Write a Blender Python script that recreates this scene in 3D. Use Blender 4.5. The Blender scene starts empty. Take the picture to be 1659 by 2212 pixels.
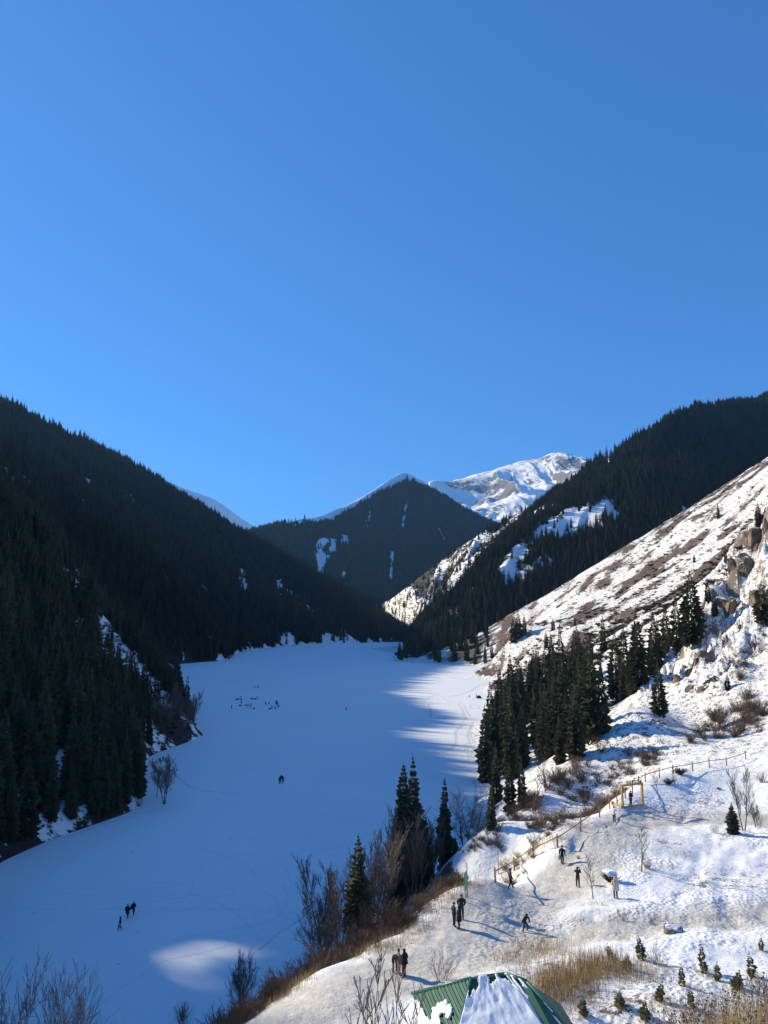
import bpy, bmesh, math, random
import numpy as np
from mathutils import Vector, Matrix
from mathutils.bvhtree import BVHTree

random.seed(7)
rng = np.random.default_rng(11)
SC = bpy.context.scene
COL = SC.collection
R = math.radians

# ------------------------------------------------------------------ camera
CAM_H, FPX, CX, CY, PITCH = 40.0, 1640.0, 829.5, 1106.0, R(7.54)
cd = bpy.data.cameras.new('camera')
cam = bpy.data.objects.new('camera', cd)
COL.objects.link(cam)
cd.sensor_fit = 'VERTICAL'
cd.sensor_height = 36.0
cd.lens = 36.0 * FPX / 2212.0
cd.clip_start = 0.5
cd.clip_end = 30000
cam.location = (0, 0, CAM_H)
cam.rotation_euler = (R(90) + PITCH, 0, 0)
SC.camera = cam

# ------------------------------------------------------------------ sky, sun, exposure
SUN_AZ, SUN_EL = R(60), R(26)          # azimuth counted to the left of +Y
SKY_STRENGTH, SUN_STRENGTH = 0.135, 4.9
HAZE = 0.000043
w = bpy.data.worlds.new('World')
SC.world = w
w.use_nodes = True
nt = w.node_tree
nt.nodes.clear()
sky = nt.nodes.new('ShaderNodeTexSky')
sky.sky_type = 'NISHITA'
sky.sun_disc = False
sky.sun_elevation = SUN_EL
sky.sun_rotation = -SUN_AZ
sky.altitude = 1800
sky.air_density = 1.0
sky.dust_density = 0.55
sky.ozone_density = 5.0
gm_ = nt.nodes.new('ShaderNodeGamma')
gm_.inputs['Gamma'].default_value = 0.61
tint = nt.nodes.new('ShaderNodeMix'); tint.data_type = 'RGBA'; tint.blend_type = 'MULTIPLY'
tint.inputs[0].default_value = 1.0
tint.inputs[7].default_value = (0.355, 0.91, 1.62, 1)
bg = nt.nodes.new('ShaderNodeBackground')
bg.inputs['Strength'].default_value = SKY_STRENGTH
out = nt.nodes.new('ShaderNodeOutputWorld')
nt.links.new(sky.outputs[0], gm_.inputs['Color'])
nt.links.new(gm_.outputs[0], tint.inputs[6])
nt.links.new(tint.outputs[2], bg.inputs['Color'])
nt.links.new(bg.outputs[0], out.inputs['Surface'])
sd = bpy.data.lights.new('sun', 'SUN')
sd.energy = SUN_STRENGTH
sd.angle = R(0.53)
sd.color = (1.0, 0.89, 0.68)
sun = bpy.data.objects.new('sun', sd)
COL.objects.link(sun)
SUN_DIR = Vector((-math.sin(SUN_AZ) * math.cos(SUN_EL), math.cos(SUN_AZ) * math.cos(SUN_EL), math.sin(SUN_EL)))
sun.rotation_euler = SUN_DIR.to_track_quat('Z', 'Y').to_euler()
sun.location = SUN_DIR * 900
vs = SC.view_settings
vs.view_transform = 'Standard'
vs.look = 'None'
vs.gamma = 1.0
vs.exposure = 0.55
vs.use_curve_mapping = False
try:
    SC.cycles.max_bounces = 6
    SC.cycles.diffuse_bounces = 3
    SC.cycles.volume_bounces = 0
except Exception:
    pass

# ------------------------------------------------------------------ numeric helpers
def ray(u, v):
    x = (u - CX) / FPX
    z = (CY - v) / FPX
    c, s = math.cos(PITCH), math.sin(PITCH)
    return Vector((x, c - z * s, s + z * c))

def at(u, v, d):
    """the point seen at photo position u, v at ground distance d along +Y"""
    r = ray(u, v)
    k = d / r.y
    return (r.x * k, d, CAM_H + r.z * k)

def on_lake(u, v, z=0.0):
    r = ray(u, v)
    k = (z - CAM_H) / r.z
    return Vector((r.x * k, r.y * k, z))

def _hash(ix, iy, seed):
    h = (ix.astype(np.int64) * 374761393 + iy.astype(np.int64) * 668265263 + seed * 974711) & 0xFFFFFFFF
    h = ((h ^ (h >> 13)) * 1274126177) & 0xFFFFFFFF
    h = h ^ (h >> 16)
    return (h & 0xFFFF) / 65535.0

def vnoise(x, y, seed=0):
    x = np.asarray(x, float); y = np.asarray(y, float)
    x0 = np.floor(x); y0 = np.floor(y)
    fx = x - x0; fy = y - y0
    fx = fx * fx * fx * (fx * (fx * 6 - 15) + 10); fy = fy * fy * fy * (fy * (fy * 6 - 15) + 10)
    a = _hash(x0, y0, seed); b = _hash(x0 + 1, y0, seed)
    c = _hash(x0, y0 + 1, seed); d = _hash(x0 + 1, y0 + 1, seed)
    return (a + (b - a) * fx) * (1 - fy) + (c + (d - c) * fx) * fy

def fbm(x, y, octaves=4, seed=0):
    s = 0; a = 0.5; t = 0
    for i in range(octaves):
        s = s + a * vnoise(x * 2 ** i + 17.3 * i, y * 2 ** i - 9.1 * i, seed + i)
        t += a; a *= 0.5
    return s / t - 0.5            # -0.5 .. 0.5

def ridged(x, y, octaves=4, seed=0):
    s = 0; a = 0.5; t = 0
    for i in range(octaves):
        s = s + a * (1 - np.abs(2 * vnoise(x * 2 ** i + 3.3 * i, y * 2 ** i + 5.7 * i, seed + i) - 1))
        t += a; a *= 0.5
    return s / t

def sstep(a, b, x):
    t = np.clip((x - a) / (b - a), 0, 1)
    return t * t * (3 - 2 * t)

def poly_dist(x, y, pts):
    x = np.asarray(x, float); y = np.asarray(y, float)
    best = np.full(x.shape, 1e9)
    for (ax, ay), (bx, by) in zip(pts[:-1], pts[1:]):
        dx, dy = bx - ax, by - ay
        t = np.clip(((x - ax) * dx + (y - ay) * dy) / (dx * dx + dy * dy), 0, 1)
        best = np.minimum(best, np.hypot(x - ax - t * dx, y - ay - t * dy))
    return best

# ------------------------------------------------------------------ object helpers
def link(name, mesh, mat=None, parent=None):
    o = bpy.data.objects.new(name, mesh)
    COL.objects.link(o)
    if mat is not None and mesh is not None and not mesh.materials:
        for m in (mat if isinstance(mat, (list, tuple)) else [mat]):
            mesh.materials.append(m)
    if parent is not None:
        o.parent = parent
    return o

def empty(name, loc, rz=0.0):
    o = bpy.data.objects.new(name, None)
    COL.objects.link(o)
    o.location = loc
    o.rotation_euler = (0, 0, rz)
    o.empty_display_size = 0.3
    return o

def tag(o, label=None, cat=None, group=None, kind=None):
    if label: o['label'] = label
    if cat: o['category'] = cat
    if group: o['group'] = group
    if kind: o['kind'] = kind
    return o

def copy_tree(o, parent=None):
    c = o.copy()
    COL.objects.link(c)
    c.parent = parent
    for ch in list(o.children):
        copy_tree(ch, c)
    return c

class MB:
    """collects vertices and faces for one mesh"""
    def __init__(self):
        self.v = []; self.f = []; self.m = []
    def add(self, vs, fs, mi=0):
        n = len(self.v)
        self.v.extend([tuple(p) for p in vs])
        self.f.extend([tuple(i + n for i in f) for f in fs])
        self.m.extend([mi] * len(fs))
    def seg(self, p0, p1, r0, r1, n=3, mi=0, cap=False):
        p0 = Vector(p0); p1 = Vector(p1)
        d = (p1 - p0)
        if d.length < 1e-6: return
        d.normalize()
        a = d.orthogonal().normalized(); b = d.cross(a)
        vs = []
        for p, r in ((p0, r0), (p1, r1)):
            for k in range(n):
                t = 2 * math.pi * k / n
                vs.append(p + a * (r * math.cos(t)) + b * (r * math.sin(t)))
        fs = [(k, (k + 1) % n, n + (k + 1) % n, n + k) for k in range(n)]
        if cap:
            fs += [tuple(reversed(range(n))), tuple(range(n, 2 * n))]
        self.add(vs, fs, mi)
    def tube(self, pts, rads, n=6, mi=0):
        pts = [Vector(p) for p in pts]
        vs = []; fs = []
        for i, p in enumerate(pts):
            d = (pts[min(i + 1, len(pts) - 1)] - pts[max(i - 1, 0)]).normalized()
            a = d.cross(Vector((0.31, 0.22, 0.92)))
            if a.length < 0.1: a = d.orthogonal()
            a.normalize(); b = d.cross(a)
            for k in range(n):
                t = 2 * math.pi * k / n
                vs.append(p + a * (rads[i] * math.cos(t)) + b * (rads[i] * math.sin(t)))
        for i in range(len(pts) - 1):
            for k in range(n):
                fs.append((i * n + k, i * n + (k + 1) % n, (i + 1) * n + (k + 1) % n, (i + 1) * n + k))
        fs += [tuple(reversed(range(n))), tuple(range((len(pts) - 1) * n, len(pts) * n))]
        self.add(vs, fs, mi)
    def box(self, c, s, rot=None, mi=0):
        vs = []
        for dz in (-.5, .5):
            for dx, dy in ((-.5, -.5), (.5, -.5), (.5, .5), (-.5, .5)):
                p = Vector((dx * s[0], dy * s[1], dz * s[2]))
                if rot is not None: p = rot @ p
                vs.append(p + Vector(c))
        self.add(vs, [(3, 2, 1, 0), (4, 5, 6, 7), (0, 1, 5, 4), (1, 2, 6, 5), (2, 3, 7, 6), (3, 0, 4, 7)], mi)
    def mesh(self, name, smooth=False):
        me = bpy.data.meshes.new(name)
        me.from_pydata(self.v, [], self.f)
        if any(self.m):
            me.polygons.foreach_set('material_index', self.m)
        if smooth:
            me.polygons.foreach_set('use_smooth', [True] * len(me.polygons))
        me.update()
        return me
    def build(self, name, mat=None, parent=None, smooth=False):
        return link(name, self.mesh(name, smooth), mat, parent)

def grid_mesh(name, P, attrs=None, smooth=True):
    """P: (n, m, 3) array of points -> a grid mesh"""
    n, m, _ = P.shape
    me = bpy.data.meshes.new(name)
    me.vertices.add(n * m)
    me.vertices.foreach_set('co', P.reshape(-1).astype(np.float32))
    i = np.arange(n - 1)[:, None] * m + np.arange(m - 1)[None, :]
    q = np.stack([i, i + 1, i + m + 1, i + m], -1).reshape(-1, 4)
    me.loops.add(q.size)
    me.loops.foreach_set('vertex_index', q.reshape(-1).astype(np.int32))
    me.polygons.add(len(q))
    me.polygons.foreach_set('loop_start', (np.arange(len(q)) * 4).astype(np.int32))
    me.polygons.foreach_set('loop_total', np.full(len(q), 4, np.int32))
    me.update(calc_edges=True)
    if smooth:
        me.polygons.foreach_set('use_smooth', np.ones(len(q), bool))
    for k, a in (attrs or {}).items():
        at_ = me.attributes.new(k, 'FLOAT', 'POINT')
        at_.data.foreach_set('value', np.asarray(a).reshape(-1).astype(np.float32))
    return me, q

# ------------------------------------------------------------------ materials
def mat_new(name):
    m = bpy.data.materials.new(name)
    m.use_nodes = True
    t = m.node_tree
    b = t.nodes['Principled BSDF']
    return m, t, b

def N(t, typ, **kw):
    n = t.nodes.new(typ)
    for k, v in kw.items():
        if k in n.inputs.keys():
            n.inputs[k].default_value = v
        else:
            setattr(n, k, v)
    return n

def mathn(t, op, a, b=None, clamp=False):
    n = t.nodes.new('ShaderNodeMath'); n.operation = op; n.use_clamp = clamp
    for i, x in enumerate((a, b)):
        if x is None: continue
        if isinstance(x, (int, float)): n.inputs[i].default_value = x
        else: t.links.new(x, n.inputs[i])
    return n.outputs[0]

def mixc(t, fac, a, b):
    n = t.nodes.new('ShaderNodeMix'); n.data_type = 'RGBA'
    for sock, x in ((n.inputs[0], fac), (n.inputs[6], a), (n.inputs[7], b)):
        if isinstance(x, (int, float)): sock.default_value = x
        elif isinstance(x, tuple): sock.default_value = (*x, 1)
        else: t.links.new(x, sock)
    return n.outputs[2]

def ramp(t, src, a, b):
    n = t.nodes.new('ShaderNodeMapRange'); n.interpolation_type = 'SMOOTHSTEP'
    t.links.new(src, n.inputs[0])
    n.inputs[1].default_value = a; n.inputs[2].default_value = b
    return n.outputs[0]

def noise(t, vec, scale, detail=4, rough=0.55):
    n = t.nodes.new('ShaderNodeTexNoise')
    n.inputs['Scale'].default_value = scale
    n.inputs['Detail'].default_value = detail
    n.inputs['Roughness'].default_value = rough
    if vec is not None: t.links.new(vec, n.inputs['Vector'])
    return n.outputs[0]

def attr(t, name):
    n = t.nodes.new('ShaderNodeAttribute'); n.attribute_name = name
    return n.outputs['Fac']

def wpos(t):
    return t.nodes.new('ShaderNodeNewGeometry').outputs['Position']

def simple(name, col, rough=0.8, var=0.25, scale=6.0, spec=0.3, bump=0.0, metallic=0.0):
    m, t, b = mat_new(name)
    tc = t.nodes.new('ShaderNodeTexCoord').outputs['Object']
    n = noise(t, tc, scale, 4)
    lo = tuple(c * (1 - var) for c in col); hi = tuple(min(1, c * (1 + var)) for c in col)
    t.links.new(mixc(t, ramp(t, n, 0.3, 0.7), lo, hi), b.inputs['Base Color'])
    b.inputs['Roughness'].default_value = rough
    b.inputs['Specular IOR Level'].default_value = spec
    b.inputs['Metallic'].default_value = metallic
    if bump:
        bn = t.nodes.new('ShaderNodeBump'); bn.inputs['Strength'].default_value = bump
        bn.inputs['Distance'].default_value = 0.02
        t.links.new(n, bn.inputs['Height']); t.links.new(bn.outputs[0], b.inputs['Normal'])
    return m

SNOW = (0.88, 0.87, 0.86)

def mat_ground():
    m, t, b = mat_new('snowy_hillside')
    p = wpos(t)
    n_f = noise(t, p, 1.7, 5, 0.65); n_m = noise(t, p, 0.32, 5, 0.6); n_x = noise(t, p, 9.0, 3, 0.6)
    jit = mathn(t, 'ADD', mathn(t, 'MULTIPLY', mathn(t, 'SUBTRACT', n_f, 0.5), 1.5), mathn(t, 'MULTIPLY', mathn(t, 'SUBTRACT', n_m, 0.5), 1.4))
    def mask(name, a=0.42, bb=0.58):
        return ramp(t, mathn(t, 'ADD', attr(t, name), jit), a, bb)
    snow = mixc(t, n_m, (0.80, 0.80, 0.79), (0.88, 0.875, 0.865))
    dirty = mixc(t, n_x, (0.36, 0.33, 0.28), (0.68, 0.65, 0.60))
    c = mixc(t, mathn(t, 'MULTIPLY', attr(t, 'path'), ramp(t, n_f, 0.05, 0.55)), snow, dirty)
    dry = mixc(t, n_x, (0.10, 0.065, 0.035), (0.30, 0.21, 0.11))
    c = mixc(t, mask('grass'), c, dry)
    scrub = mixc(t, n_x, (0.055, 0.038, 0.03), (0.15, 0.105, 0.08))
    n_s = noise(t, p, 3.3, 4, 0.7); n_s2 = noise(t, p, 0.8, 4, 0.7)
    sp = mathn(t, 'MULTIPLY', ramp(t, mathn(t, 'ADD', mathn(t, 'ADD', mathn(t, 'MULTIPLY', n_s, 0.6), mathn(t, 'MULTIPLY', n_s2, 0.5)), mathn(t, 'MULTIPLY', attr(t, 'speck'), 0.05)), 0.60, 0.66), attr(t, 'speck'))
    c = mixc(t, sp, c, scrub)
    c = mixc(t, mask('scrub'), c, scrub)
    rock = mixc(t, n_f, (0.10, 0.085, 0.07), (0.30, 0.25, 0.20))
    c = mixc(t, mask('rock', 0.45, 0.55), c, rock)
    t.links.new(c, b.inputs['Base Color'])
    b.inputs['Roughness'].default_value = 0.75
    b.inputs['Specular IOR Level'].default_value = 0.25
    vo = t.nodes.new('ShaderNodeTexVoronoi'); vo.feature = 'SMOOTH_F1'
    vo.inputs['Scale'].default_value = 3.1; t.links.new(p, vo.inputs['Vector'])
    n_b = noise(t, p, 0.11, 3)
    h = mathn(t, 'ADD', mathn(t, 'MULTIPLY', mathn(t, 'MULTIPLY', vo.outputs['Distance'], mathn(t, 'SUBTRACT', attr(t, 'tread'), mathn(t, 'MULTIPLY', attr(t, 'path'), 0.45))), ramp(t, n_b, 0.42, 0.6)), mathn(t, 'MULTIPLY', mathn(t, 'MULTIPLY', n_f, 0.9), ramp(t, n_m, 0.3, 0.7)))
    h = mathn(t, 'ADD', h, mathn(t, 'MULTIPLY', n_x, 0.12))
    bn = t.nodes.new('ShaderNodeBump'); bn.inputs['Strength'].default_value = 0.9
    bn.inputs['Distance'].default_value = 0.22
    t.links.new(h, bn.inputs['Height']); t.links.new(bn.outputs[0], b.inputs['Normal'])
    return m

def mat_lake():
    m, t, b = mat_new('lake_snow')
    p = wpos(t)
    mp = t.nodes.new('ShaderNodeMapping'); mp.inputs['Scale'].default_value = (1.0, 0.35, 1.0)
    mp.inputs['Rotation'].default_value = (0, 0, R(25))
    t.links.new(p, mp.inputs['Vector'])
    n1 = noise(t, mp.outputs[0], 0.05, 5, 0.6); n2 = noise(t, p, 0.9, 5, 0.65); n3 = noise(t, p, 0.012, 3)
    c = mixc(t, n1, (0.76, 0.77, 0.78), (0.86, 0.86, 0.86))
    c = mixc(t, ramp(t, n3, 0.35, 0.75), c, (0.78, 0.79, 0.80))
    t.links.new(c, b.inputs['Base Color'])
    b.inputs['Roughness'].default_value = 0.7
    b.inputs['Specular IOR Level'].default_value = 0.25
    bn = t.nodes.new('ShaderNodeBump'); bn.inputs['Strength'].default_value = 0.5
    bn.inputs['Distance'].default_value = 0.12
    t.links.new(mathn(t, 'ADD', n2, mathn(t, 'MULTIPLY', n1, 2.0)), bn.inputs['Height'])
    t.links.new(bn.outputs[0], b.inputs['Normal'])
    return m

def mat_mountain(name, soil_lo, soil_hi, scale, thr=(0.42, 0.58), bump=2.0):
    """snow where the 'snow' attribute says so, dark forest floor and rock elsewhere"""
    m, t, b = mat_new(name)
    p = wpos(t)
    n1 = noise(t, p, scale, 6, 0.65); n2 = noise(t, p, scale * 5, 4, 0.6)
    jit = mathn(t, 'ADD', mathn(t, 'MULTIPLY', mathn(t, 'SUBTRACT', n1, 0.5), 1.0), mathn(t, 'MULTIPLY', mathn(t, 'SUBTRACT', n2, 0.5), 0.8))
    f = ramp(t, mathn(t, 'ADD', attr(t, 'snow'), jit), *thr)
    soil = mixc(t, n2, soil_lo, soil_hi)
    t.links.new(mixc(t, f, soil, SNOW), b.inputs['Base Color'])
    b.inputs['Roughness'].default_value = 0.85
    b.inputs['Specular IOR Level'].default_value = 0.15
    bn = t.nodes.new('ShaderNodeBump'); bn.inputs['Strength'].default_value = 0.6
    bn.inputs['Distance'].default_value = bump
    t.links.new(mathn(t, 'ADD', n1, mathn(t, 'MULTIPLY', n2, 0.4)), bn.inputs['Height'])
    t.links.new(bn.outputs[0], b.inputs['Normal'])
    return m

def mat_rock():
    m, t, b = mat_new('crag_rock')
    g = t.nodes.new('ShaderNodeNewGeometry')
    p = g.outputs['Position']
    n1 = noise(t, p, 0.5, 6, 0.65); n2 = noise(t, p, 2.2, 5, 0.6)
    c = mixc(t, ramp(t, n1, 0.35, 0.65), (0.12, 0.095, 0.075), (0.30, 0.22, 0.14))
    c = mixc(t, ramp(t, n2, 0.5, 0.8), c, (0.10, 0.085, 0.075))
    mp = t.nodes.new('ShaderNodeMapping'); mp.inputs['Scale'].default_value = (1, 1, 0.45); mp.inputs['Rotation'].default_value = (0.4, 0.5, 0)
    t.links.new(p, mp.inputs['Vector'])
    vk = t.nodes.new('ShaderNodeTexVoronoi'); vk.feature = 'DISTANCE_TO_EDGE'; vk.inputs['Scale'].default_value = 0.55
    t.links.new(mp.outputs[0], vk.inputs['Vector'])
    ck = ramp(t, mathn(t, 'ADD', vk.outputs['Distance'], mathn(t, 'MULTIPLY', n2, 0.08)), 0.03, 0.10)
    c = mixc(t, ck, (0.045, 0.038, 0.032), c)
    sx = t.nodes.new('ShaderNodeSeparateXYZ'); t.links.new(g.outputs['Normal'], sx.inputs[0])
    up = mathn(t, 'ADD', sx.outputs[2], mathn(t, 'MULTIPLY', mathn(t, 'SUBTRACT', n1, 0.5), 0.9))
    c = mixc(t, ramp(t, up, 0.66, 0.76), c, SNOW)
    t.links.new(c, b.inputs['Base Color'])
    b.inputs['Roughness'].default_value = 0.9
    bn = t.nodes.new('ShaderNodeBump'); bn.inputs['Strength'].default_value = 0.8
    bn.inputs['Distance'].default_value = 0.55
    t.links.new(mathn(t, 'ADD', mathn(t, 'ADD', n1, mathn(t, 'MULTIPLY', n2, 0.5)), mathn(t, 'MULTIPLY', ck, 0.7)), bn.inputs['Height'])
    t.links.new(bn.outputs[0], b.inputs['Normal'])
    return m

def mat_foliage(name, lo, hi):
    m, t, b = mat_new(name)
    oi = t.nodes.new('ShaderNodeObjectInfo')
    p = wpos(t)
    n = noise(t, p, 0.8, 3)
    f = mathn(t, 'ADD', mathn(t, 'MULTIPLY', oi.outputs['Random'], 0.6), mathn(t, 'MULTIPLY', n, 0.5), True)
    t.links.new(mixc(t, f, lo, hi), b.inputs['Base Color'])
    b.inputs['Roughness'].default_value = 0.8
    b.inputs['Specular IOR Level'].default_value = 0.2
    return m

M = {}
M['ground'] = mat_ground()
M['lake'] = mat_lake()
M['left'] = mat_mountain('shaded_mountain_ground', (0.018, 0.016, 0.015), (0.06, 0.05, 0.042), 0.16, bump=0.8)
M['right'] = mat_mountain('wooded_mountain_ground', (0.022, 0.022, 0.02), (0.09, 0.072, 0.055), 0.085, (0.36, 0.62), bump=1.6)
M['mid'] = mat_mountain('far_wooded_mountain_ground', (0.016, 0.019, 0.02), (0.035, 0.037, 0.036), 0.04, (0.40, 0.60), bump=4)
M['peak'] = mat_mountain('snow_peak_ground', (0.10, 0.095, 0.09), (0.22, 0.20, 0.19), 0.006, (0.35, 0.6), bump=14)
M['rock'] = mat_rock()
M['spruce'] = mat_foliage('spruce_needles', (0.028, 0.032, 0.019), (0.105, 0.102, 0.05))
M['young'] = mat_foliage('young_spruce_needles', (0.045, 0.055, 0.028), (0.12, 0.115, 0.055))
M['bark'] = simple('spruce_bark', (0.075, 0.055, 0.042), 0.9)
M['twig'] = mat_foliage('bare_twigs', (0.10, 0.082, 0.068), (0.19, 0.155, 0.125))
M['shrub'] = mat_foliage('brown_shrub_twigs', (0.075, 0.05, 0.038), (0.17, 0.115, 0.08))
M['juniper'] = mat_foliage('juniper_leaves', (0.025, 0.024, 0.02), (0.06, 0.052, 0.04))
M['grass'] = mat_foliage('dry_grass_blades', (0.26, 0.17, 0.07), (0.54, 0.40, 0.19))
M['weed'] = mat_foliage('dry_weed_stalks', (0.13, 0.075, 0.045), (0.33, 0.22, 0.12))
M['wood'] = simple('fence_wood', (0.30, 0.17, 0.085), 0.75, 0.3, 9.0, bump=0.3)
M['timber'] = simple('frame_timber', (0.50, 0.29, 0.12), 0.65, 0.2, 7.0, bump=0.2)
M['letter'] = simple('dark_green_letters', (0.03, 0.055, 0.05), 0.6)
M['sign'] = simple('green_sign_paint', (0.05, 0.30, 0.17), 0.5)
M['signmark'] = simple('white_sign_print', (0.7, 0.75, 0.72), 0.5)
M['steel'] = simple('grey_steel', (0.42, 0.43, 0.43), 0.45, 0.15, metallic=0.3)
M['roof'] = simple('green_roof_metal', (0.016, 0.088, 0.060), 0.6, 0.15, 4.0, spec=0.3)
M['roofcap'] = simple('green_roof_trim', (0.03, 0.135, 0.092), 0.4, 0.1, 4.0, spec=0.5)
M['roofsnow'] = simple('roof_snow', (0.80, 0.82, 0.85), 0.8, 0.04, 5.0, bump=0.8)
M['skin'] = simple('skin', (0.45, 0.27, 0.19), 0.6, 0.1)
def cloth(name, c):
    M[name] = simple(name, c, 0.85, 0.2, 8.0, bump=0.2)
    return M[name]

# ------------------------------------------------------------------ terrain of the near bank and the sunlit slope
SHORE = [(-34, 30), (-26, 45), (-21, 60), (-13, 79), (-6, 95), (3, 115), (12, 140), (21, 174), (25, 200), (29, 237), (40, 300), (51, 370),
         (65, 450), (77, 516), (80, 542), (63, 587), (36, 615), (9, 637), (9, 669), (20, 760), (27, 965)]
ctrl = []
for i, (x, y) in enumerate(SHORE):
    ctrl.append((x, y, 0.0))
    a = SHORE[max(i - 1, 0)]; b_ = SHORE[min(i + 1, len(SHORE) - 1)]
    tx, ty = b_[0] - a[0], b_[1] - a[1]
    L = math.hypot(tx, ty); nx, ny = -ty / L, tx / L
    o = 0.06 * math.hypot(x, y) + 3
    ctrl.append((x + nx * o, y + ny * o, -2.5))
for u, v, d in [  # photo position and distance: rim of the terrace, terrace, slopes behind
    (550, 2212, 48), (690, 2092, 55.6), (830, 2050, 57), (960, 1936, 66), (1060, 1893, 70), (1204, 1828, 80), (1295, 1764, 91),
    (1351, 1723, 98.5), (1394, 1688, 107), (1454, 1671, 112), (1532, 1657, 116), (1611, 1639, 119),
    (985, 2005, 60), (865, 2110, 52), (1135, 2012, 60), (1330, 1940, 66.5), (1500, 1800, 86), (1600, 1800, 85), (1640, 1900, 71), (1215, 1868, 77),
    (1362, 1740, 96), (1345, 1745, 95.2), (1388, 1738, 96.8), (1420, 1709, 103), (1105, 1920, 69), (1248, 1918, 70),
    (1450, 2020, 57.5), (1640, 2050, 54.5), (1300, 2080, 51.5), (1640, 2200, 44), (1100, 2212, 44.5), (900, 2212, 46), (1400, 2200, 44), (1560, 1720, 104),
    (1040, 1830, 88), (1180, 1700, 130), (1010, 1815, 92), (1110, 1790, 104),
    (1300, 1660, 135), (1450, 1560, 150), (1600, 1450, 160), (1659, 1420, 165), (1659, 1560, 135), (1500, 1620, 130),
    (1560, 1440, 175), (1500, 1400, 190), (1659, 1250, 190), (1590, 1280, 200), (1640, 1150, 215), (1540, 1300, 205), (1659, 1120, 225),
    (1425, 1545, 150), (1300, 1570, 180), (1230, 1615, 185), (1440, 1440, 220), (1360, 1490, 225), (1200, 1500, 270), (1280, 1420, 310),
    (1200, 1350, 480), (1300, 1300, 480), (1400, 1250, 450), (1500, 1200, 430), (1500, 1290, 330), (1400, 1335, 330), (1600, 1130, 420),
    (1250, 1390, 380), (1150, 1410, 430), (1590, 1200, 320), (1100, 1395, 500),
    (1659, 1017, 650), (1500, 1108, 650), (1300, 1222, 650), (1100, 1332, 640), (1000, 1392, 635), (950, 1412, 630), (1400, 1166, 650), (1200, 1278, 648),
]:
    ctrl.append(at(u, v, d))
ctrl += [(0, 20, 26.0), (0, 30, 21.0), (0, 9, 33), (12, 20, 27.0), (22, 30, 21.5), (20, 36, 18.5), (-20, 30, 11), (-23, 42, 4.5), (30, 24, 27), (34, 36, 20.0),
         (-9, 22, 21), (-12, 36, 15.5), (0, 38, 17.0), (10, 38, 17.0), (-15, 51, 9.0),
         (72, 100, 24), (66, 62, 20), (92, 130, 42), (30, 118, 9.5), (36, 124, 11), (24, 104, 10), (11, 84, 11.2), (3.4, 74.8, 11.6), (-1, 70.8, 11.5), (-6.4, 61.8, 11.0), (-11, 60.4, 9.6), (-3, 79, 7.0), (-11, 68, 6.5), (4, 88, 7.0),
         (120, 120, 62), (140, 200, 90), (200, 300, 118), (250, 450, 140), (400, 650, 205),
         (300, 730, 120), (186, 730, 45), (106, 710, 15), (30, 680, 4), (45, 760, 4), (329, 735, 132), (420, 740, 180), (50, 900, 2), (300, 820, 105), (150, 820, 30)]
ctrl = np.array(ctrl, float)

def warp(x, y):
    r = np.hypot(x, y) + 1e-6
    return np.stack([np.arctan2(x, y), 0.75 * np.log(r)], -1)

class RBF:
    def __init__(self, pts, z, eps=0.03, lam=2e-4):
        self.c = pts; self.e = eps
        n = len(pts)
        A = self.k(np.linalg.norm(pts[:, None] - pts[None], axis=-1)) - lam * np.eye(n)
        P = np.concatenate([np.ones((n, 1)), pts], 1)
        K = np.block([[A, P], [P.T, np.zeros((3, 3))]])
        s = np.linalg.solve(K, np.concatenate([z, np.zeros(3)]))
        self.w = s[:n]; self.p = s[n:]
    def k(self, r):
        return -np.sqrt(r * r + self.e ** 2)
    def __call__(self, q):
        out = np.empty(len(q))
        for i in range(0, len(q), 20000):
            b = q[i:i + 20000]
            d = np.linalg.norm(b[:, None] - self.c[None], axis=-1)
            out[i:i + 20000] = self.k(d) @ self.w + self.p[0] + b @ self.p[1:]
        return out

# scale heights by distance so that near and far slopes weigh alike
rc = np.hypot(ctrl[:, 0], ctrl[:, 1])
rbf = RBF(warp(ctrl[:, 0], ctrl[:, 1]), ctrl[:, 2] / rc)

PATH = [(-8, 45.5), (1, 53), (7, 60.5), (12.5, 68), (19.5, 77), (26, 87), (31, 93), (38, 93), (46, 90), (62, 86), (80, 80)]
PATH2 = [(-2, 50), (8, 56), (16, 60), (26, 62), (40, 66), (60, 70)]
FENCE_PX = [(1070, 1907), (1111, 1880.5), (1151.5, 1854), (1204.5, 1830.6), (1254, 1796), (1295.4, 1765.6), (1317, 1747), (1333, 1736), (1351, 1724.5), (1366, 1714.3),
            (1380, 1697), (1394, 1689), (1424.7, 1680), (1454.5, 1672), (1496.6, 1665.6), (1532.5, 1658), (1569.6, 1654.5), (1611, 1640)]

NA, NR = 560, 520
ang = np.linspace(R(-33), R(37), NA)
rad = np.exp(np.linspace(math.log(7.0), math.log(860.0), NR))
AA, RR = np.meshgrid(ang, rad, indexing='ij')
X = RR * np.sin(AA); Y = RR * np.cos(AA)
Z = rbf(warp(X.ravel(), Y.ravel())).reshape(X.shape) * RR
base_z = Z.copy()
dpath = np.minimum(poly_dist(X, Y, PATH), poly_dist(X, Y, PATH2) + 1.0)
path = 1 - sstep(2.0, 5.0, dpath + 2.2 * fbm(X * 0.35, Y * 0.35, 3, 5))
terrace = sstep(11, 13.5, Z) * sstep(128, 112, RR) * sstep(40, 46, RR)
land = sstep(0.2, 2.5, Z)
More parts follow.
